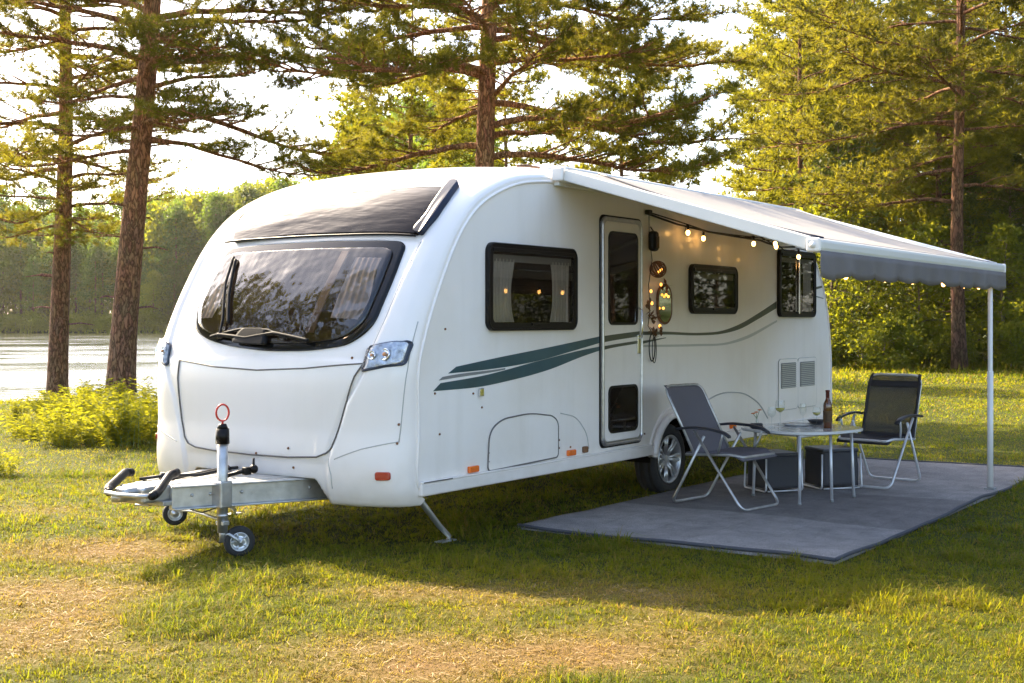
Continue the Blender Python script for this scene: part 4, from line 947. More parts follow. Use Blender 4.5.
def vase(loc, label, hs, cols):
    g = empty('flower_vase', loc, 0, label, 'vase', 'little flower vases on the table')
    b = MB(); b.lathe([(.0001, .001), (.014, .001), (.018, .02), (.012, .05), (.008, .07), (.011, .08)], (0, 0, 0), n=16); b.build('vase_body', M['clear'], g)
    rr = random.Random(len(label))
    for h in hs:
        a = rr.random() * 6.28; e = Vector((.03 * math.cos(a), .03 * math.sin(a), h)); b = MB(); b.tube([(0, 0, .01), (0, 0, .06), e], .0022, 5); st = b.build('stem', M['green'], g)
        b = MB()
        for k in range(6):
            t = k * 1.05; b.sphere((e.x + .010 * math.cos(t), e.y + .010 * math.sin(t), e.z + .003), .009, 6, (1, 1, .5))
        b.sphere(e + Vector((0, 0, .005)), .006, 6); b.build('blossom', M[cols], g)
vase((2.07, 10.80, zt), 'small glass vase with orange blossoms at the left end of the table', (.13, .10, .11), 'orangepetal')
vase((2.78, 10.82, zt), 'small glass vase with yellow blossoms beside the bottle', (.12, .10, .14, .09), 'yellowpetal')
b = MB(); b.box((0, 0, .018), (.10, .07, .034), .012); b.box((0, 0, .038), (.094, .064, .012), .005); o = b.build('tin_box', M['tinblack'], None); o.location = (2.015, 10.52, zt); tag(o, 'small black tin box at the left edge of the table', 'tin')
b = MB(); b.lathe([(.0001, .0), (.05, .0), (.075, .03), (.08, .036), (.074, .034), (.045, .008), (.0001, .006)], (0, 0, 0), n=26); o = b.build('bowl', M['tinblack'], None); o.location = (2.62, 10.98, zt); tag(o, 'dark shallow bowl behind the bottle on the table', 'bowl')
b = MB(); b.lathe([(.0001, .0), (.10, .0), (.125, .012), (.128, .014), (.10, .006), (.0001, .004)], (0, 0, 0), n=30); o = b.build('plate', M['tabletop'], None); o.location = (2.42, 10.84, zt); tag(o, 'pale grey plate in the middle of the table', 'plate')

def fabric_box(loc, rz, w, d, h, label):
    g = empty('storage_box', (loc[0], loc[1], .024), rz, label, 'storage box', 'dark fabric boxes under the table')
    def corner(k): return ((-1, -1), (1, -1), (1, 1), (-1, 1))[k]
    vs = []; fs = []; nz = 8; m_ = 12
    for j in range(nz + 1):
        v = j / nz
        for k in range(4):
            a, c = corner(k), corner((k + 1) % 4)
            for i in range(m_):
                u = i / m_; sg = .015 * math.sin(math.pi * v) * math.sin(math.pi * u) + .004 * math.sin(u * 14 + v * 9)
                x = a[0] + (c[0] - a[0]) * u; y = a[1] + (c[1] - a[1]) * u; L_ = max(abs(x), abs(y)); 
                vs.append((x * w / 2 * (1 - .04 * v) * (1 - sg * 2.2), y * d / 2 * (1 - .04 * v) * (1 - sg * 2.2), .03 + (h - .05) * v))
    q = 4 * m_
    for j in range(nz):
        for i in range(q): fs.append([j * q + i, j * q + (i + 1) % q, (j + 1) * q + (i + 1) % q, (j + 1) * q + i])
    fs.append(list(range(q))[::-1]); b = MB(); b.add(vs, fs); b.build('fabric_body', M['boxcloth'], g)
    b = MB(); b.box((0, 0, h - .012), (w * 1.02, d * 1.02, .035), .012); b.build('lid', M['tinblack'], g)
    for sx in (-1, 1):
        b = MB(); b.tube(arc([(sx * (w / 2 + .012), -d / 2 - .01, h - .04), (sx * (w / 2 + .02), -d / 2 - .02, .012), (sx * (w / 2 + .02), d / 2 + .02, .012), (sx * (w / 2 + .012), d / 2 + .01, h - .04)], .03), .008, 8); b.build('side_frame', M['metalgrey'], g)
    b = MB(); b.tube([(-w / 2, -d / 2 - .015, .013), (w / 2, -d / 2 - .015, .013)], .007, 8); b.build('base_rail', M['metalgrey'], g)
fabric_box((2.82, 11.28), R(16), .35, .32, .35, 'black fabric storage box with flat lid under the right half of the table')
fabric_box((2.27, 11.10), R(20), .32, .32, .33, 'black fabric storage box under the table, the one nearer the caravan wheel')

# ------------------------------------------------------------------ lights and decorations on the side of the caravan
def place_local(o): o.location = (O2[0], O2[1], 0); o.rotation_euler = (0, 0, RZ)
def bulbs(root, pts, r=.018, drop=.05):
    for p in pts:
        b = MB(); b.tube([(p[0], p[1], p[2]), (p[0], p[1], p[2] - drop)], .012, 8); bh = b.build('bulb_holder', M['cord'], root)
        b = MB(); b.sphere((p[0], p[1], p[2] - drop - r * 1.2), r, 12, (1, 1, 1.35)); b.build('bulb', M['bulb'], bh)
st = empty('string_lights', (O2[0], O2[1], 0), RZ, 'string of warm bulbs on a black cord along the caravan wall under the awning', 'string lights')
ctrl = [(3.03, -.03, 2.385), (3.5, -.06, 2.325), (4.0, -.10, 2.29), (4.55, -.14, 2.27), (5.02, -.16, 2.26), (5.5, -.14, 2.22), (5.95, -.12, 2.24)]
b = MB(); b.tube(ctrl, .009, 6); b.tube([(a, c - .01, z + .012 + .015 * math.sin(i * 2.1)) for i, (a, c, z) in enumerate(ctrl)], .006, 6); b.build('cable', M['cord'], st)
bulbs(st, [(3.62, -.10, 2.33), (3.98, -.07, 2.30), (4.50, -.32, 2.27), (4.62, -.48, 2.27), (5.06, -.30, 2.27), (5.32, -.42, 2.18), (5.95, -.50, 2.20)])
b = MB()
for a, c, z, d in ((4.50, -.32, 2.27, -.14), (4.62, -.48, 2.27, -.14), (5.06, -.30, 2.27, -.16), (5.32, -.42, 2.18, -.15), (5.95, -.50, 2.20, -.12), (3.62, -.10, 2.33, -.07)):
    b.tube([(a, d, 2.27 if a < 5.9 else 2.235), (a, (c + d) / 2, z - .01), (a, c, z)], .005, 6)
b.build('drop_wire', M['cord'], st)
s2 = empty('string_lights', (O2[0], O2[1], 0), RZ, 'string of small warm bulbs hanging under the scalloped valance of the awning', 'string lights')
b = MB(); xs_ = np.linspace(1.5, 5.5, 60); b.tube([(x, FY + .03, 1.845 + .006 * math.sin(x * 9)) for x in xs_], .005, 6); b.build('cable', M['cord'], s2)
bulbs(s2, [(x, FY + .03, 1.84) for x in (1.83, 2.62, 3.24, 4.03, 4.63, 5.08)], .017, .03)

gd = empty('hanging_garland', (O2[0], O2[1], 0), RZ, 'garland of lanterns, glowing bulbs and dried leaves hanging beside the caravan door', 'garland')
b = MB(); b.tube([(3.045, -.03, 2.39), (3.05, -.03, 2.2), (3.10, -.03, 2.0), (3.04, -.03, 1.8), (3.06, -.03, 1.6), (3.03, -.03, 1.45), (3.12, -.03, 1.38)], .004, 6); b.box((3.04, -.03, 2.40), (.05, .05, .04), .008); b.build('cord', M['cord'], gd)
b = MB(); b.box((3.09, -.05, 2.16), (.10, .07, .17), .03, seg=3); b.tube([(3.09, -.05, 2.24), (3.07, -.03, 2.28)], .006, 6); ln = b.build('lantern', M['black'], gd)
b = MB(); b.box((3.09, -.088, 2.15), (.05, .008, .10), .003); b.build('lantern_pane', M['wood'], ln)
b = MB(); rr = random.Random(4)
for k in range(9):
    a = k * .7; ax1 = Vector((math.cos(a), math.sin(a), rr.uniform(-.8, .8))).normalized(); x, y = frame(ax1)
    b.tube([Vector((3.13, -.07, 1.925)) + (x * math.cos(t) + y * math.sin(t)) * .068 for t in ph], .005, 5, closed=True)
bl = b.build('wicker_ball', M['copper'], gd); b = MB()
for k in range(3): b.sphere((3.11 + .03 * k, -.08, 1.90 + .012 * k), .011, 8)
b.build('bulb', M['glow'], bl)
b = MB()
for k in range(60):
    zc, xc = rr.choice(((1.80, 3.30), (1.78, 3.34), (1.62, 3.04), (1.52, 3.10), (1.42, 3.08), (1.40, 3.20), (1.36, 3.16), (1.56, 3.05)))
    c = Vector((xc + rr.gauss(0, .03), -.03 + rr.uniform(-.04, 0), zc + rr.gauss(0, .022))); d = Vector((rr.gauss(0, 1), rr.gauss(0, .6), rr.gauss(0, 1))).normalized() * .035; x, y = frame(d)
    b.add([c - d, c + x * .014, c + d, c - x * .014], [[0, 1, 2, 3]], False)
b.build('dried_leaves', M['copper'], gd)
b = MB()
for x, z in ((3.22, 1.80), (3.045, 1.74), (3.06, 1.64), (3.20, 1.45)): b.sphere((x, -.05, z), .012, 8, (1, 1, 1.3))
b.build('bulb', M['glow'], gd)
b = MB(); b.tube([(3.10 + .05 * math.cos(t), -.03, 1.27 + .115 * math.sin(t)) for t in ph], .0055, 6, closed=True); b.tube([(3.10 + .035 * math.cos(t) + .02, -.04, 1.25 + .11 * math.sin(t)) for t in ph], .004, 6, closed=True); b.build('wire_loop', M['cord'], gd)
mi = empty('oval_mirror', (O2[0], O2[1], 0), RZ, 'green oval mirror with glowing bulbs hung on the caravan wall right of the door', 'mirror')
b = MB(); o = rrect(3.22, 3.46, 1.47, 1.80, .115); b.prism(o, -.022, -.004); b.tube([(a, -.022, c) for a, c in o], .009, 8, closed=True); b.build('frame', M['copper'], mi)
b = MB(); b.prism(rrect(3.232, 3.448, 1.482, 1.788, .105), -.026, -.023); b.build('mirror_face', M['mirror'], mi)
b = MB(); 
for x, z in ((3.32, 1.715), (3.36, 1.70), (3.27, 1.60)): b.sphere((x, -.045, z), .012, 8)
b.build('bulb', M['glow'], mi)
# ------------------------------------------------------------------ vegetation
def unit(a): return a / (np.linalg.norm(a, axis=-1, keepdims=True) + 1e-9)
def tufts(rs, P, D, L, wd, k, spread=.9):
    """k narrow needles round every twig point P with direction D -> triangles"""
    n = len(P); P = np.repeat(P, k, 0); D = np.repeat(D, k, 0); L = np.repeat(L, k) if np.ndim(L) else L
    d = unit(D * .75 + unit(rs.normal(size=P.shape)) * spread); ln = (L * rs.uniform(.7, 1.2, n * k))[:, None]
    s = unit(np.cross(d, rs.normal(size=P.shape))) * (wd * .5)
    b = P + rs.normal(size=P.shape) * .012
    V = np.stack([b - s, b + s, b + d * ln], 1).reshape(-1, 3)
    return V, np.arange(len(V)).reshape(-1, 3)
def leaves(rs, P, size, k=1, jit=.0):
    P = np.repeat(P, k, 0) + (rs.normal(size=(len(P) * k, 3)) * jit if jit else 0); n = len(P)
    d = unit(rs.normal(size=(n, 3)) + [0, 0, -.2]); s = unit(np.cross(d, rs.normal(size=(n, 3)))); L = (size * rs.uniform(.6, 1.3, n))[:, None]
    V = np.stack([P, P + d * L * .5 + s * L * .30, P + d * L, P + d * L * .5 - s * L * .30], 1).reshape(-1, 3)
    return V, np.arange(len(V)).reshape(-1, 4)

def pine_mesh(seed, H, r0, lowest, limbs, maxlen, needle, nw, k, tuft_gap, bark, leaf, lean=(0, 0), top_r=.25, sides=14, twigs=1.0, peak=.35, flat=.28, stubs=True, azs=None, dens=1, fe=.9):
    """returns (trunk object, crown object) template meshes of a Scots pine"""
    rs = np.random.RandomState(seed); rd = random.Random(seed); b = MB(); n = 26
    def axis(z): return Vector((lean[0] * z + .06 * r0 * 5 * math.sin(z * .5 + seed), lean[1] * z + .05 * math.cos(z * .43 + seed), z))
    pts = [axis(H * i / n) for i in range(n + 1)]
    pts[0].z = -.35
    rr = [r0 * (1 - (1 - top_r * .35) * (i / n) ** 1.15) * (1 + .35 * math.exp(-i * 1.6)) for i in range(n + 1)]
    b.tube(pts, rr, sides)
    P = []; D = []
    if stubs:
        for q in range(int(lowest * 2.2)):
            z = rd.uniform(1.6, lowest + .5); a = rd.uniform(0, 6.28); L_ = rd.uniform(.08, .5); p = axis(z)
            b.tube([p, p + Vector((math.cos(a), math.sin(a), .1)) * (r0 + L_ * .5), p + Vector((math.cos(a + .2), math.sin(a + .2), .0)) * (r0 + L_)], [.022, .015, .007], 5)
    for li in range(limbs):
        f = (li + rd.random() * .8) / limbs; z = lowest + (H * .985 - lowest) * f ** fe
        shape = (f / peak) ** .5 if f < peak else 1 - ((f - peak) / (1 - peak)) ** 1.5 * .85
        L_ = maxlen * max(.14, shape) * rd.uniform(.65, 1.12); a = li * 2.4 + rd.uniform(-.5, .5)
        if azs and li < len(azs): a, L_, z = azs[li][0], azs[li][1], azs[li][2]
        el = rd.uniform(-.12, .28) + f * .45; m = 11; p = axis(z); lp = [p.copy()]; az = a; step = L_ / m
        for i in range(m):
            u = i / m; e = el - .35 * math.sin(u * 3.0) * (1 - f * .5) + .30 * u * u + rd.uniform(-.10, .10); az += rd.uniform(-.13, .13)
            p = p + Vector((math.cos(az) * math.cos(e), math.sin(az) * math.cos(e), math.sin(e))) * step; lp.append(p.copy())
        rb = min(rr[min(n, int(z / H * n))] * .42, .016 + L_ * .013)
        b.tube(lp, [rb * (1 - .86 * i / m) for i in range(m + 1)], 6 if sides > 8 else 4, cap=False)
        ns = max(3, int(L_ * 3.4 * twigs))
        for j in range(ns):
            u = .22 + .78 * (j + rd.random()) / ns; i0 = min(m - 1, int(u * m)); q = lp[i0].lerp(lp[i0 + 1], u * m - i0); dr = (lp[i0 + 1] - lp[i0]).normalized()
            sd = 1 if j % 2 else -1; th = rd.uniform(.55, 1.15) * sd; sl = L_ * rd.uniform(.14, .34) * (1.15 - .6 * u) + .18
            d = Matrix.Rotation(th, 3, 'Z') @ dr; d.z = d.z * .4 + rd.uniform(-.15, .30) * (flat * 3); d.normalize()
            mm = 5; sp = [q.copy()]; qq = q.copy()
            for t in range(mm):
                d = (d + Vector((rd.uniform(-.22, .22), rd.uniform(-.22, .22), rd.uniform(-.14, .22)))).normalized(); qq = qq + d * (sl / mm); sp.append(qq.copy())
            b.tube(sp, [max(.0035, rb * .34) * (1 - .8 * t / mm) for t in range(mm + 1)], 4 if sides > 8 else 3, cap=False)
            if u < .30 and rd.random() < .5: continue   # bare inner twigs
            nt_ = max(2, int(sl / tuft_gap))
            for t in range(nt_):
                w = .30 + .70 * (t + rd.random()) / nt_; i1 = min(mm - 1, int(w * mm)); c = sp[i1].lerp(sp[i1 + 1], w * mm - i1); dd = (sp[i1 + 1] - sp[i1]).normalized()
                o = Matrix.Rotation(rd.choice((-1, 1)) * rd.uniform(.3, 1.0), 3, 'Z') @ dd; ol = rd.uniform(.3, 1.7) * tuft_gap
                e = c + o * ol + Vector((0, 0, rd.uniform(-.1, .4) * tuft_gap))
                if sides > 8 and rd.random() < .5: b.tube([c, e], [.0045, .003], 3, cap=False)
                P.append(e); D.append(o + Vector((0, 0, .35))); 
                P.append(c); D.append(dd + Vector((0, 0, .4)))
                for q_ in range(dens):
                    o2 = Matrix.Rotation(rd.uniform(-1.3, 1.3), 3, 'Z') @ o; P.append(e + o2 * rd.uniform(.2, 1.2) * tuft_gap + Vector((0, 0, rd.uniform(-.2, .4) * tuft_gap))); D.append(o2 + Vector((0, 0, .35)))
            P.append(sp[-1]); D.append(d)
    P = np.array([tuple(p) for p in P]); D = unit(np.array([tuple(p) for p in D]))
    V, T = tufts(rs, P, D, needle, nw, k)
    return b, V, T, bark, leaf
def make_tree(name, loc, tm, label, cat='tree', group=None, rz=0., sc_=1., foliage_name='crown'):
    b, V, T, bark, leaf = tm
    rt = empty(name, loc, rz, label, cat, group); rt.scale = (sc_,) * 3
    b.build('trunk', bark, rt); trimesh(foliage_name, V, T, leaf, rt, smooth=False)
    return rt
def dup(rt, loc, rz, sc_, label=None, group=None):
    r = rt.copy(); col.objects.link(r); r.location = loc; r.rotation_euler = (0, 0, rz); r.scale = sc_ if isinstance(sc_, tuple) else (sc_,) * 3
    if label: r['label'] = label
    if group: r['group'] = group
    for ch in list(rt.children):
        c = ch.copy(); col.objects.link(c); c.parent = r
        for g in ch.children: d = g.copy(); col.objects.link(d); d.parent = c
    return r
def gz(x, y): return float(height(np.array([x]), np.array([y]))[0])

# the two pines on the lake bank
tA = pine_mesh(11, 14.5, .200, 3.4, 64, 3.2, .115, .012, 15, .15, M['bark'], M['needle'], lean=(.008, 0), sides=18, twigs=1.7, fe=1.4, dens=2)
make_tree('pine_tree', (-8.92, 25.2, gz(-8.9, 25.2)), tA, 'straight tall pine on the lake bank, leftmost of the big trunks', group=None)
tB = pine_mesh(23, 15.0, .235, 4.2, 64, 3.6, .115, .012, 15, .15, M['bark'], M['needle'], lean=(.060, 0), sides=18, twigs=1.7, fe=1.35, dens=2,
               azs=[(.35, 3.9, 5.15), (3.3, 2.2, 4.4), (-.15, 3.0, 4.6), (.1, 3.9, 6.7), (2.8, 2.4, 5.7), (-.9, 2.6, 4.9), (5.4, 3.0, 5.9)])
make_tree('pine_tree', (-6.72, 22.1, gz(-6.7, 22.1)), tB, 'reddish leaning pine on the lake bank, close to the nose of the caravan')
# pine right behind the caravan
tC = pine_mesh(35, 16, .185, 3.6, 60, 4.3, .12, .013, 15, .15, M['bark'], M['needle'], lean=(.004, 0), sides=16, twigs=2.1, dens=3, fe=1.2,
               azs=[(0.1, 3.9, 5.0), (3.1, 3.2, 4.3), (-.2, 3.6, 4.1), (3.3, 3.9, 5.4), (.25, 4.3, 6.0), (-.5, 3.6, 4.6), (2.7, 3.6, 6.2), (.9, 3.4, 4.4), (-.1, 3.4, 6.6)], peak=.3)
make_tree('pine_tree', (-.42, 20.5, 0), tC, 'spreading pine directly behind the caravan roof')
# right hand pine
tD = pine_mesh(47, 19, .215, 4.6, 60, 5.4, .22, .032, 10, .22, M['barkfar'], M['needle'], sides=12, twigs=1.2, dens=2,
               azs=[(2.9, 5.4, 7.4), (3.3, 5.0, 6.0), (3.1, 4.2, 5.0), (0.1, 3.2, 5.5), (2.7, 5.6, 9.2), (3.4, 4.6, 8.4)])
make_tree('pine_tree', (13.3, 38, 0), tD, 'tall straight pine with bare lower trunk beyond the awning post', rz=0)
# further pine prototypes, golden in the sun
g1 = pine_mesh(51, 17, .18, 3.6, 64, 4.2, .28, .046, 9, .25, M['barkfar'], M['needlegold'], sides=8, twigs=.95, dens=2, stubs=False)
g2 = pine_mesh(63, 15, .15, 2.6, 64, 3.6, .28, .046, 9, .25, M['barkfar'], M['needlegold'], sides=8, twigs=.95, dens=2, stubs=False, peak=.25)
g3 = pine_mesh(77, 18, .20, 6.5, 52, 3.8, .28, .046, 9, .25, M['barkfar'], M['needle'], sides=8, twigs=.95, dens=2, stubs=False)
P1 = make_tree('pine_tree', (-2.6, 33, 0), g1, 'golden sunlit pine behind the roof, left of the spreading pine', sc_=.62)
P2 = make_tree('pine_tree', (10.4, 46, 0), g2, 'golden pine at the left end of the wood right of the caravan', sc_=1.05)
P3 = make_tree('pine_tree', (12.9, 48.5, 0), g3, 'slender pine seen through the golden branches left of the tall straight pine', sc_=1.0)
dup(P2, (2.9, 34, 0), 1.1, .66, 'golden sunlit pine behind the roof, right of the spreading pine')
dup(P2, (-.2, 37, 0), 2.4, .66, 'golden pine partly hidden by the trunk of the spreading pine')
rd = random.Random(21)
wood = 'pines in the wood at the right'
spots = []
def far_enough(x, y, d, L_): return all((x - a) ** 2 + (y - c) ** 2 > d * d for a, c in L_)
tries = 0
while len(spots) < 46 and tries < 4000:
    tries += 1; y = rd.uniform(43, 88); x = rd.uniform(.205 * y, .205 * y + 34) if rd.random() < .8 else rd.uniform(.21 * y, .60 * y)
    if x < .205 * y + 1.0 or (y < 44 and x < 16): continue
    if far_enough(x, y, 3.3, spots + [(10.4, 46), (12.9, 48.5), (13.3, 38)]): spots.append((x, y))
for i, (x, y) in enumerate(spots):
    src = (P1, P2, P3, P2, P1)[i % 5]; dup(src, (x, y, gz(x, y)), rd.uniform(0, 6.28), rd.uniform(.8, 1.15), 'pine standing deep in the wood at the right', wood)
# out of frame to the right and behind the camera: what the caravan's windows reflect
for i, (x, y) in enumerate(((21, 30), (25, 22), (27, 13), (24, 35), (30, 30), (31, 19), (23, 5), (29, 4))):
    dup((P1, P2, P3)[i % 3], (x, y, 0), rd.uniform(0, 6.28), rd.uniform(.8, 1.0), 'pine beyond the right edge of the meadow', 'pines beyond the right edge of the meadow')
for i, (x, y) in enumerate(((-14, 7), (-17, 12.5), (-13.5, 1.5), (-20, 5), (-23, 14), (-7, -17), (8, -18), (19, -6))):
    dup((P3, P1, P2)[i % 3], (x, y, 0), rd.uniform(0, 6.28), rd.uniform(.85, 1.0), 'pine on the near side of the clearing', 'pines on the near side of the clearing')

BACKDROP = True
# broad leaved young trees and bushes
def sapling_mesh(seed, H, R_, leaf_s, nb, lf, bark, leaf):
    rs = np.random.RandomState(seed); rd = random.Random(seed); b = MB(); P = []
    n = 10; pts = [Vector((.08 * math.sin(i * .7 + seed), .08 * math.cos(i * .9), H * i / n - (.2 if i == 0 else 0))) for i in range(n + 1)]
    b.tube(pts, [.012 * H * (1 - .85 * i / n) + .004 for i in range(n + 1)], 6)
    for j in range(nb):
        f = .12 + .88 * (j + rd.random()) / nb; z = H * f; a = j * 2.4 + rd.uniform(-.6, .6); L_ = R_ * (math.sin(math.pi * min(1, f * .85 + .12)) ** .7) * rd.uniform(.55, 1.2)
        p = pts[min(n, int(f * n))].copy(); p.z = z; e = rd.uniform(.2, .7); lp = [p.copy()]
        for i in range(5):
            p = p + Vector((math.cos(a) * math.cos(e), math.sin(a) * math.cos(e), math.sin(e))) * L_ / 5; e -= .22; a += rd.uniform(-.3, .3); lp.append(p.copy())
        b.tube(lp, [.006 * H * .4 * (1 - .8 * i / 5) + .003 for i in range(6)], 4, cap=False)
        for q in range(lf):
            u = rd.uniform(.25, 1.05); i0 = min(4, int(u * 5)); c = lp[i0].lerp(lp[i0 + 1], u * 5 - i0); sg = L_ * .13 + .03
            P.append((c.x + rd.gauss(0, sg), c.y + rd.gauss(0, sg), c.z + rd.gauss(0, sg * .7)))
    V, T = leaves(rs, np.array(P), leaf_s)
    return b, V, T, bark, leaf
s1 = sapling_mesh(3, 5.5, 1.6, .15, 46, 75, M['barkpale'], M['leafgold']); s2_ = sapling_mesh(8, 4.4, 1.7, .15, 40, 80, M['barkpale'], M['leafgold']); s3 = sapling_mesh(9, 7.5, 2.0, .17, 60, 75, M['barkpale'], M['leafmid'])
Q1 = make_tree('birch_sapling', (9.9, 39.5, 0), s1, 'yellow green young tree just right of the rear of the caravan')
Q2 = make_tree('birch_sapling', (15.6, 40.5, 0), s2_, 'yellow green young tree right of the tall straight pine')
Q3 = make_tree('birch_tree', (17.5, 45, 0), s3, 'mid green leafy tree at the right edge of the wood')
sap = 'young leafy trees along the edge of the wood'; sp_ = [(9.9, 39.5), (15.6, 40.5), (17.5, 45)]; tries = 0
while len(sp_) < 40 and tries < 3000:
    tries += 1; y = rd.uniform(40, 52) if len(sp_) < 26 else rd.uniform(50, 70); x = rd.uniform(.215 * y, .43 * y + 3)
    if far_enough(x, y, 1.7, sp_ + [(13.3, 38)]): sp_.append((x, y))
for i, (x, y) in enumerate(sp_[3:]):
    dup((Q1, Q2, Q3)[i % 3 if i % 4 else 0], (x, y, gz(x, y)), rd.uniform(0, 6.28), rd.uniform(.7, 1.25), 'young leafy tree in the undergrowth below the pines', sap)
tries = 0; ob = []
while len(ob) < 34 and tries < 2000:
    tries += 1; a = rd.uniform(R(8), R(78)); r_ = rd.uniform(24, 34); x = 2 + r_ * math.sin(a + .25); y = 8 + r_ * math.cos(a + .25)
    if x > .46 * y + 3 and far_enough(x, y, 2.2, ob): ob.append((x, y))
for i, (x, y) in enumerate(ob):
    dup((Q3, P3, Q3, Q2)[i % 4], (x, y, 0), rd.uniform(0, 6.28), rd.uniform(.8, 1.2), 'tree beyond the right edge of the meadow', 'trees beyond the right edge of the meadow')
# low shrubs along the meadow's edge
bsh = sapling_mesh(15, 1.5, .95, .11, 40, 70, M['barkpale'], M['leafgold'])
B1 = make_tree('shrub', (11.0, 37.6, 0), bsh, 'low yellow green shrub at the edge of the meadow', 'shrub', 'low shrubs at the edge of the meadow', foliage_name='foliage')
for i in range(26):
    y = rd.uniform(37.5, 41.5); x = rd.uniform(.22 * y, .44 * y); dup(B1, (x, y, 0), rd.uniform(0, 6.28), rd.uniform(.5, 1.15))

# the bank weeds below the two pines
def weed_mesh(seed, H, n_st, lf):
    rs = np.random.RandomState(seed); rd = random.Random(seed); b = MB(); P = []; Dn = []
    for j in range(n_st):
        a = rd.uniform(0, 6.28); r_ = abs(rd.gauss(0, .30)); x, y = r_ * math.cos(a), r_ * math.sin(a); h = H * rd.uniform(.5, 1.1) * (1 - .3 * r_); lx, ly = rd.gauss(0, .22) + x * .4, rd.gauss(0, .22) + y * .4
        pts = [Vector((x + lx * u * u, y + ly * u * u, h * u - .03)) for u in (0, .25, .5, .75, 1)]; b.tube(pts, [.006, .005, .005, .004, .002], 4, cap=False)
        for q in range(lf):
            u = rd.uniform(.12, 1); i0 = min(3, int(u * 4)); c = pts[i0].lerp(pts[i0 + 1], u * 4 - i0); t = rd.uniform(0, 6.28)
            P.append(tuple(c)); Dn.append((math.cos(t), math.sin(t), rd.uniform(-.1, .9)))
    P = np.array(P); D = unit(np.array(Dn)); L_ = rs.uniform(.08, .19, len(P))[:, None]; s = unit(np.cross(D, [0, 0, 1.])); drop = np.array([0, 0, -1.]) * L_ * .28
    V = np.stack([P, P + D * L_ * .45 + s * L_ * .13, P + D * L_ + drop, P + D * L_ * .45 - s * L_ * .13], 1).reshape(-1, 3)
    return b, V, np.arange(len(V)).reshape(-1, 4), M['green'], M['weed']
w1 = weed_mesh(2, .95, 34, 30); w2 = weed_mesh(5, .80, 36, 28)
def weed(name, loc, tm, label, group, sc_):
    rt = empty(name, loc, 0, label, 'weeds', group); rt.scale = (sc_,) * 3; b, V, T, bk_, lf = tm; b.build('stems', bk_, rt); trimesh('leaves', V, T, lf, rt, smooth=False); return rt
wg = 'leafy weeds on the lake bank'
lab = 'clump of yellow green leafy weeds on the bank below the two big trunks'
W1 = weed('weed_clump', (-5.6, 16.6, 0), w1, lab, wg, .55); W2 = weed('weed_clump', (-4.9, 15.9, 0), w2, lab, wg, .6)
for i in range(34):
    px = rd.uniform(12, 172) if i > 6 else rd.uniform(60, 165); y = rd.uniform(14.9, 19.6); x = (px - 512) / 1277 * y
    hgt = 1.0 if px > 40 else .6
    dup((W1, W2)[i % 2], (x, y, gz(x, y)), rd.uniform(0, 6.28), rd.uniform(.38, .72) * hgt)
# small clump at the left edge of the picture, nearer
dup(W2, (-4.95, 12.3, 0), 1, .35, 'small weed clump in the grass at the left edge', wg)

# woods across the lake
def far_mesh(seed, H, R_, kind, leaf):
    rs = np.random.RandomState(seed); b = MB(); b.tube([(0, 0, -.5), (.1, 0, H * .5), (0, 0, H * .96)], [.17, .12, .03], 6); P = []
    nb = 150
    for j in range(nb):
        f = rs.rand() ** .8; z = H * (.10 + .88 * f if kind == 'leaf' else .28 + .70 * f); a = rs.rand() * 6.28
        prof_ = math.sin(math.pi * min(1, .18 + f * .80)) ** .8 if kind == 'leaf' else (1 - f) ** .65 * .9 + .12
        r_ = R_ * prof_ * rs.uniform(.35, 1.05); c = np.array([math.cos(a) * r_, math.sin(a) * r_, z]); s_ = R_ * .16
        P.append(c + rs.normal(size=(26, 3)) * [s_, s_, s_ * .55])
    V, T = leaves(rs, np.concatenate(P), .42 if kind == 'leaf' else .36)
    return b, V, T, M['barkfar'], leaf
f1 = far_mesh(1, 17, 3.0, 'pine', M['needlefar']); f2 = far_mesh(2, 14, 3.6, 'leaf', M['leafmid']); f3 = far_mesh(3, 18, 3.2, 'pine', M['needlefar']); f4 = far_mesh(4, 12, 3.4, 'leaf', M['leafgold'])
farl = ('dark pine in the far wood across the lake', 'rounded green tree in the far wood across the lake', 'tall dark pine in the far wood across the lake', 'paler yellow green tree in the far wood across the lake')
F = [make_tree(('pine_tree', 'broadleaf_tree', 'pine_tree', 'broadleaf_tree')[i], (-60 + i * 7., 196 + i * 2., 0), t, farl[i], group='trees across the lake') for i, t in enumerate((f1, f2, f3, f4))]
fs_ = []; tries = 0
while len(fs_) < 240 and tries < 9000:
    tries += 1; y = 190 + 55 * rd.random() ** 1.4; x = rd.uniform(-.46 * y, .02 * y)
    if lake(np.array([x]), np.array([y]))[0] < -2 and far_enough(x, y, 2.7, fs_): fs_.append((x, y))
for i, (x, y) in enumerate(fs_):
    k = rd.choice((0, 0, 2, 2, 1, 3)) if y > 198 else rd.choice((1, 3, 0)); q = rd.uniform(.95, 1.4) * (.6 if y < 196 else 1)
    dup(F[k], (x, y, gz(x, y)), rd.uniform(0, 6.28), q)
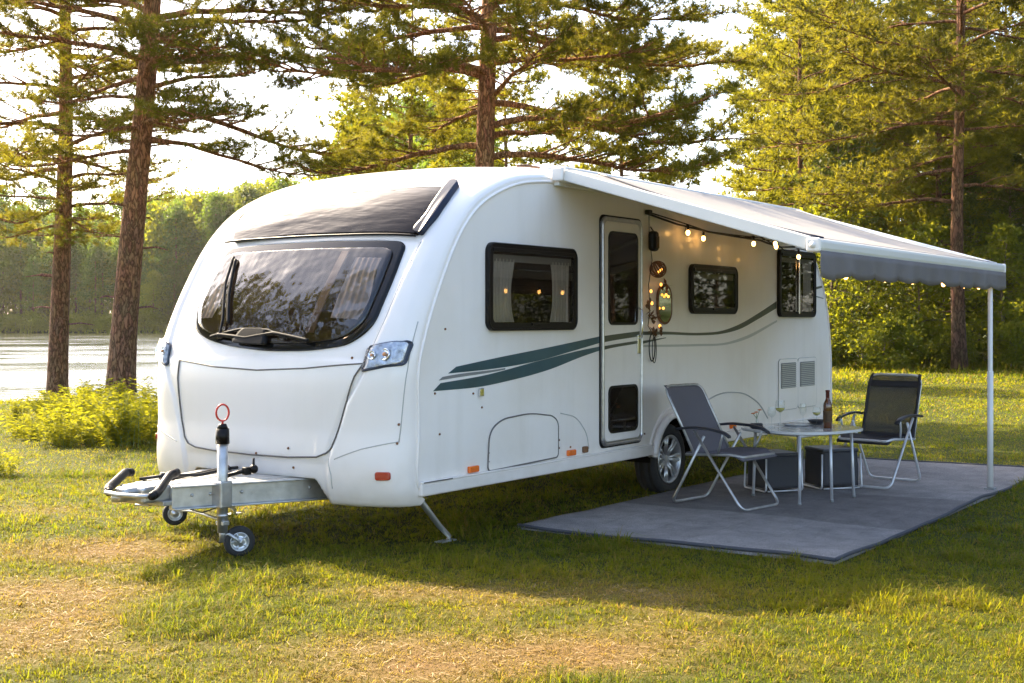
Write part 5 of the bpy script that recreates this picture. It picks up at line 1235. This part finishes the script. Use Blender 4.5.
# wood on the nearer shore right of the lake, seen left of the caravan's nose
ns_ = []; tries = 0; fg = 'sunlit trees on the nearer shore beside the nose of the caravan'
while len(ns_) < 90 and tries < 9000:
    tries += 1; y = rd.uniform(92, 165); x = rd.uniform(-.285 * y, -.02 * y)
    l_ = lake(np.array([x]), np.array([y]))[0]
    if -26 < l_ < -1.0 and far_enough(x, y, 2.5, ns_): ns_.append((x, y))
for i, (x, y) in enumerate(ns_):
    k = rd.choice((3, 0, 3, 1, 2)); q = rd.uniform(.85, 1.2) * (.95 + (y - 92) / 73 * .5); lb = 'sunlit tree on the nearer shore right of the two big trunks'
    dup(F[k], (x, y, gz(x, y)), rd.uniform(0, 6.28), q, lb, fg)
tl = 'tall tree across the lake between the leaning trunk and the caravan nose'
for i in range(26):
    px = 158 + i * 5.6 + rd.uniform(-3, 3); y = rd.uniform(190, 206); x = (px - 512) / 1277 * y; k = (2, 0, 3, 2, 0, 1)[i % 6]; top = 1.5 + (320 - (212 - 26 * (px - 158) / 130 + rd.uniform(-9, 12))) / 1277 * y
    dup(F[k], (x, y, gz(x, y)), rd.uniform(0, 6.28), top / (17, 14, 18, 12)[k] / .97, tl, 'taller trees at the right end of the far wood')
# shoreline bushes
bf = sapling_mesh(31, 2.6, 2.2, .34, 30, 50, M['barkpale'], M['leafgold'])
Bf = make_tree('shrub', (-58, 190, 0), bf, 'bush at the waterline across the lake', 'shrub', 'bushes at the far waterline', foliage_name='foliage')
for i in range(60):
    x = rd.uniform(-90, -18) if i < 42 else rd.uniform(-34, -17); y = 0
    for y in np.arange(60., 215., 1.0):
        pass
    ys = np.arange(60., 230., .5); l_ = lake(np.full_like(ys, x), ys); ok = np.where((l_[:-1] > -1.2) & (l_[1:] <= -1.2))[0]
    if len(ok) == 0: continue
    y = float(ys[ok[-1]]) + rd.uniform(0, 3); dup(Bf, (x, y, gz(x, y)), rd.uniform(0, 6.28), rd.uniform(.5, 1.1))

# ------------------------------------------------------------------ grass: one mass of blades
def in_cara(x, y, mrg=0.):
    dx, dy = x - O2[0], y - O2[1]; s = dx * U[0] + dy * U[1]; v = -dx * U[1] + dy * U[0]
    return s, v
def grass():
    rs = np.random.RandomState(12); out = []
    # (y0, y1, blades per m2, height, width, segs)
    bands = [(4.2, 8.5, 6600, .066, .0050, 2), (8.5, 12.5, 3200, .064, .0070, 2), (12.5, 19, 1100, .062, .012, 1), (19, 30, 300, .085, .026, 1), (30, 44, 120, .14, .05, 1)]
    Vs = []; Ts = []; Ds = []; Rn = []; base = 0
    for y0, y1, dn, h0, w0, seg in bands:
        hw = .43 * y1 + 2.4; xr = (-hw, .46 * y1 + 3.2); n = int((y1 - y0) * (xr[1] - xr[0]) * dn)
        x = rs.uniform(*xr, n); y = rs.uniform(y0, y1, n)
        ox = np.zeros(n); oy = np.zeros(n); th_ = np.ones(n); isT = np.zeros(n, bool)
        if seg == 2:      # part of the blades grow in star-shaped tufts
            k = int(n * .55); tc = max(1, k // 16); ci = rs.randint(0, tc, k); tx = rs.uniform(*xr, tc); ty = rs.uniform(y0, y1, tc); tz = rs.uniform(.55, 1.75, tc) ** 1.2
            r_ = np.abs(rs.normal(size=k)) * .016 * tz[ci]; a_ = rs.uniform(0, 6.283, k); ox[:k] = np.cos(a_); oy[:k] = np.sin(a_); x[:k] = tx[ci] + ox[:k] * r_; y[:k] = ty[ci] + oy[:k] * r_; th_[:k] = tz[ci]; isT[:k] = True
        keep = (x > -.45 * y - 2.2) & (x < .47 * y + 3.0); keep &= (np.abs(x) < .42 * y + .5) | (rs.rand(n) < .45); s, v = in_cara(x, y)
        keep &= ~((s > 1.17) & (s < 7.04) & (v > -2.36) & (v < -.0))       # mat
        keep &= lake(x, y) < -.6
        x, y, ox, oy, th_, isT = x[keep], y[keep], ox[keep], oy[keep], th_[keep], isT[keep]
        dry = dryness(x, y) * (y < 15); cl = fbm(x + 31, y + 17, .55)
        keep = rs.rand(len(x)) > dry * .45; x, y, dry, cl, ox, oy, th_, isT = x[keep], y[keep], dry[keep], cl[keep], ox[keep], oy[keep], th_[keep], isT[keep]; n = len(x)
        s, v = in_cara(x, y)
        tall = sst(.50, .72, cl) * (1 - dry)
        h = h0 * (.45 + .65 * rs.rand(n) ** 1.3) * (.62 + .75 * tall) * (1 - .5 * dry)
        if y0 >= 19: h *= 1 + 1.3 * sst(35, 38, y) * (x > 0) + 1.2 * sst(-5, -1.5, lake(x, y))
        a = rs.uniform(0, 6.283, n); ln = rs.uniform(.2, 1.7, n) ** 1.1 + .7 * dry; d = np.stack([np.cos(a), np.sin(a)], 1)
        # clumps lean a common way
        ca = vnoise(x + 7, y + 3, .25) * 12; d = d + .8 * np.stack([np.cos(ca), np.sin(ca)], 1); d = np.where(isT[:, None], np.stack([ox, oy], 1) + .25 * d, d); h = np.where(isT, h * th_ * .92, h * .85); ln = np.where(isT, ln * 1.25 + .2, ln); d /= np.linalg.norm(d, axis=1, keepdims=True) + 1e-6
        sd = np.stack([-d[:, 1], d[:, 0]], 1); w = w0 * rs.uniform(.6, 1.25, n); z0 = height(x, y) - .004
        B0 = np.stack([x, y, z0], 1); S3 = np.concatenate([sd, np.zeros((n, 1))], 1) * (w / 2)[:, None]; D3 = np.concatenate([d, np.zeros((n, 1))], 1)
        tip = B0 + D3 * (h * ln * .9)[:, None] + np.array([0, 0, 1.]) * (h * (1.05 - .45 * np.minimum(ln, 1.6) * .7))[:, None]
        if seg == 2:
            mid = B0 + D3 * (h * ln * .30)[:, None] + np.array([0, 0, 1.]) * (h * .60)[:, None]
            V = np.stack([B0 - S3, B0 + S3, mid - S3 * .75, mid + S3 * .75, tip], 1); T0 = np.array([[0, 1, 3], [0, 3, 2], [2, 3, 4]]); q = 5
        else:
            V = np.stack([B0 - S3, B0 + S3, tip], 1); T0 = np.array([[0, 1, 2]]); q = 3
        T = (np.arange(n) * q)[:, None, None] + T0[None] + base; base += n * q
        Vs.append(V.reshape(-1, 3)); Ts.append(T.reshape(-1, 3)); Ds.append(np.repeat(np.clip(dry * .9 + (rs.rand(n) < .14) * .7 + .12 * rs.normal(size=n) , 0, 1), q)); Rn.append(np.repeat(rs.rand(n) * .5 + .8 * (vnoise(x, y, .5) * .5 + vnoise(x + 9, y + 4, 2.1) * .5) - .15, q))
    V = np.concatenate(Vs); T = np.concatenate(Ts)
    m = bpy.data.materials.new('grass_blades'); m.use_nodes = True; N, L = nt(m); N.clear()
    out = N.new('ShaderNodeOutputMaterial'); mx = N.new('ShaderNodeMixShader'); mx.inputs[0].default_value = .45; p = N.new('ShaderNodeBsdfPrincipled'); p.inputs['Roughness'].default_value = .6; p.inputs['Specular IOR Level'].default_value = .12
    t = N.new('ShaderNodeBsdfTranslucent'); ad = N.new('ShaderNodeAttribute'); ad.attribute_name = 'dry'; ar = N.new('ShaderNodeAttribute'); ar.attribute_name = 'rnd'
    for dst, gs, dr in ((p.inputs['Base Color'], ((.038, .072, .006), (.16, .155, .008)), (.29, .185, .055)), (t.inputs['Color'], ((.12, .22, .007), (.50, .44, .008)), (.40, .25, .05))):
        g = N.new('ShaderNodeMix'); g.data_type = 'RGBA'; g.inputs['A'].default_value = (*gs[0], 1); g.inputs['B'].default_value = (*gs[1], 1); L.new(ar.outputs['Fac'], g.inputs['Factor'])
        h = N.new('ShaderNodeMix'); h.data_type = 'RGBA'; h.inputs['B'].default_value = (*dr, 1); L.new(g.outputs['Result'], h.inputs['A']); L.new(ad.outputs['Fac'], h.inputs['Factor']); L.new(h.outputs['Result'], dst)
    L.new(p.outputs[0], mx.inputs[1]); L.new(t.outputs[0], mx.inputs[2]); L.new(mx.outputs[0], out.inputs[0])
    o = trimesh('grass', V, T, m, attr={'dry': np.concatenate(Ds), 'rnd': np.concatenate(Rn)}, smooth=False); tag(o, 'short patchy grass with dry straw coloured spots', None, kind='stuff')
    print('grass tris', len(T))
    # straw litter lying on the dry spots
    n = 26000; x = rs.uniform(-5, 5.5, n); y = rs.uniform(4.3, 11, n); k = (dryness(x, y) > .25) & (rs.rand(n) < .25 + dryness(x, y)); x, y = x[k], y[k]; s, v = in_cara(x, y); k = ~((s > 1.1) & (v > -2.5) & (v < 2.5)); x, y = x[k], y[k]; n = len(x)
    a = rs.uniform(0, 6.28, n); L_ = rs.uniform(.015, .06, n)[:, None]; d = np.stack([np.cos(a), np.sin(a), rs.normal(size=n) * .15], 1) * L_; sd = np.stack([-np.sin(a), np.cos(a), np.zeros(n)], 1) * .0018; B0 = np.stack([x, y, height(x, y) + rs.uniform(.003, .014, n)], 1)
    V = np.stack([B0 - sd, B0 + sd, B0 + d + sd, B0 + d - sd], 1).reshape(-1, 3)
    o = trimesh('straw_litter', V, np.arange(len(V)).reshape(-1, 4), mat('straw', (.30, .20, .08), .7), smooth=False); tag(o, 'loose dry straw and dead blades on the bare spots', None, kind='stuff')
grass()
# reeds and tall grass on the far shore
def reeds():
    rs = np.random.RandomState(9); n = 60000; x = rs.uniform(-110, -10, n); y = rs.uniform(60, 215, n); l_ = lake(x, y); k = (l_ > -4) & (l_ < .4) & (y > 80); x, y = x[k], y[k]; n = len(x)
    a = rs.uniform(0, 3.14, n); h = rs.uniform(.3, .9, n); w = .16; B0 = np.stack([x, y, height(x, y)], 1); B0[:, 2] = np.maximum(B0[:, 2], WATER); s = np.stack([np.cos(a), np.sin(a), np.zeros(n)], 1) * w
    V = np.stack([B0 - s, B0 + s, B0 + np.array([0, 0, 1.]) * h[:, None] + s * rs.normal(size=(n, 1))], 1).reshape(-1, 3)
    o = trimesh('reeds', V, np.arange(len(V)).reshape(-1, 3), M['leafgold'], smooth=False); tag(o, 'strip of yellow green reeds along the far waterline', None, kind='stuff')
reeds()

# ------------------------------------------------------------------ air, sky, sun, camera
SUN_AZ, SUN_EL = R(-40), R(39)      # azimuth from +Y towards +X
HAZE = True
if HAZE:
    b = MB(); b.box((-20, 130, 16), (420, 360, 42), 0); hz_ = b.build('haze', bpy.data.materials.new('haze_air'), None); tag(hz_, kind='stuff')
    m = hz_.data.materials[0]; m.use_nodes = True; N, L = nt(m); N.clear(); out = N.new('ShaderNodeOutputMaterial'); pv = N.new('ShaderNodeVolumePrincipled')
    pv.inputs['Color'].default_value = (1, .95, .82, 1); pv.inputs['Density'].default_value = .00011; pv.inputs['Anisotropy'].default_value = .45; L.new(pv.outputs[0], out.inputs['Volume'])
w = bpy.data.worlds.new('World'); sc.world = w; w.use_nodes = True; N, L = w.node_tree.nodes, w.node_tree.links
sk_ = N.new('ShaderNodeTexSky'); sk_.sky_type = 'NISHITA'; sk_.sun_disc = False; sk_.sun_elevation = SUN_EL; sk_.sun_rotation = SUN_AZ; sk_.dust_density = 2.6; sk_.air_density = .85; sk_.ozone_density = .0
bg = N['Background']; bg.inputs['Strength'].default_value = .15; L.new(sk_.outputs[0], bg.inputs['Color'])
sl = bpy.data.lights.new('sun', 'SUN'); sl.energy = 4.2; sl.angle = R(.6); sl.color = (1, .83, .58); so = bpy.data.objects.new('sun', sl); col.objects.link(so)
dvec = Vector((math.sin(SUN_AZ) * math.cos(SUN_EL), math.cos(SUN_AZ) * math.cos(SUN_EL), math.sin(SUN_EL))); so.rotation_euler = dvec.to_track_quat('Z', 'Y').to_euler(); so.location = (-10, 10, 30)
cam = bpy.data.cameras.new('camera'); cam.sensor_width = 36; cam.lens = 1277 / 1024 * 36; cam.shift_y = -21.5 / 1024; cam.clip_end = 5000; cam.clip_start = .05
co = bpy.data.objects.new('camera', cam); co.location = (0, 0, 1.5); co.rotation_euler = (R(90), 0, 0); col.objects.link(co); sc.camera = co
sc.view_settings.view_transform = 'Standard'; sc.view_settings.look = 'None'; sc.view_settings.gamma = 1; sc.view_settings.exposure = 2.18
sc.cycles.max_bounces = 8; sc.cycles.transparent_max_bounces = 12; sc.cycles.volume_bounces = 0; sc.cycles.use_denoising = True
sc.cycles.volume_step_rate = 4; sc.cycles.sample_clamp_indirect = 6; sc.cycles.caustics_reflective = False; sc.cycles.caustics_refractive = False
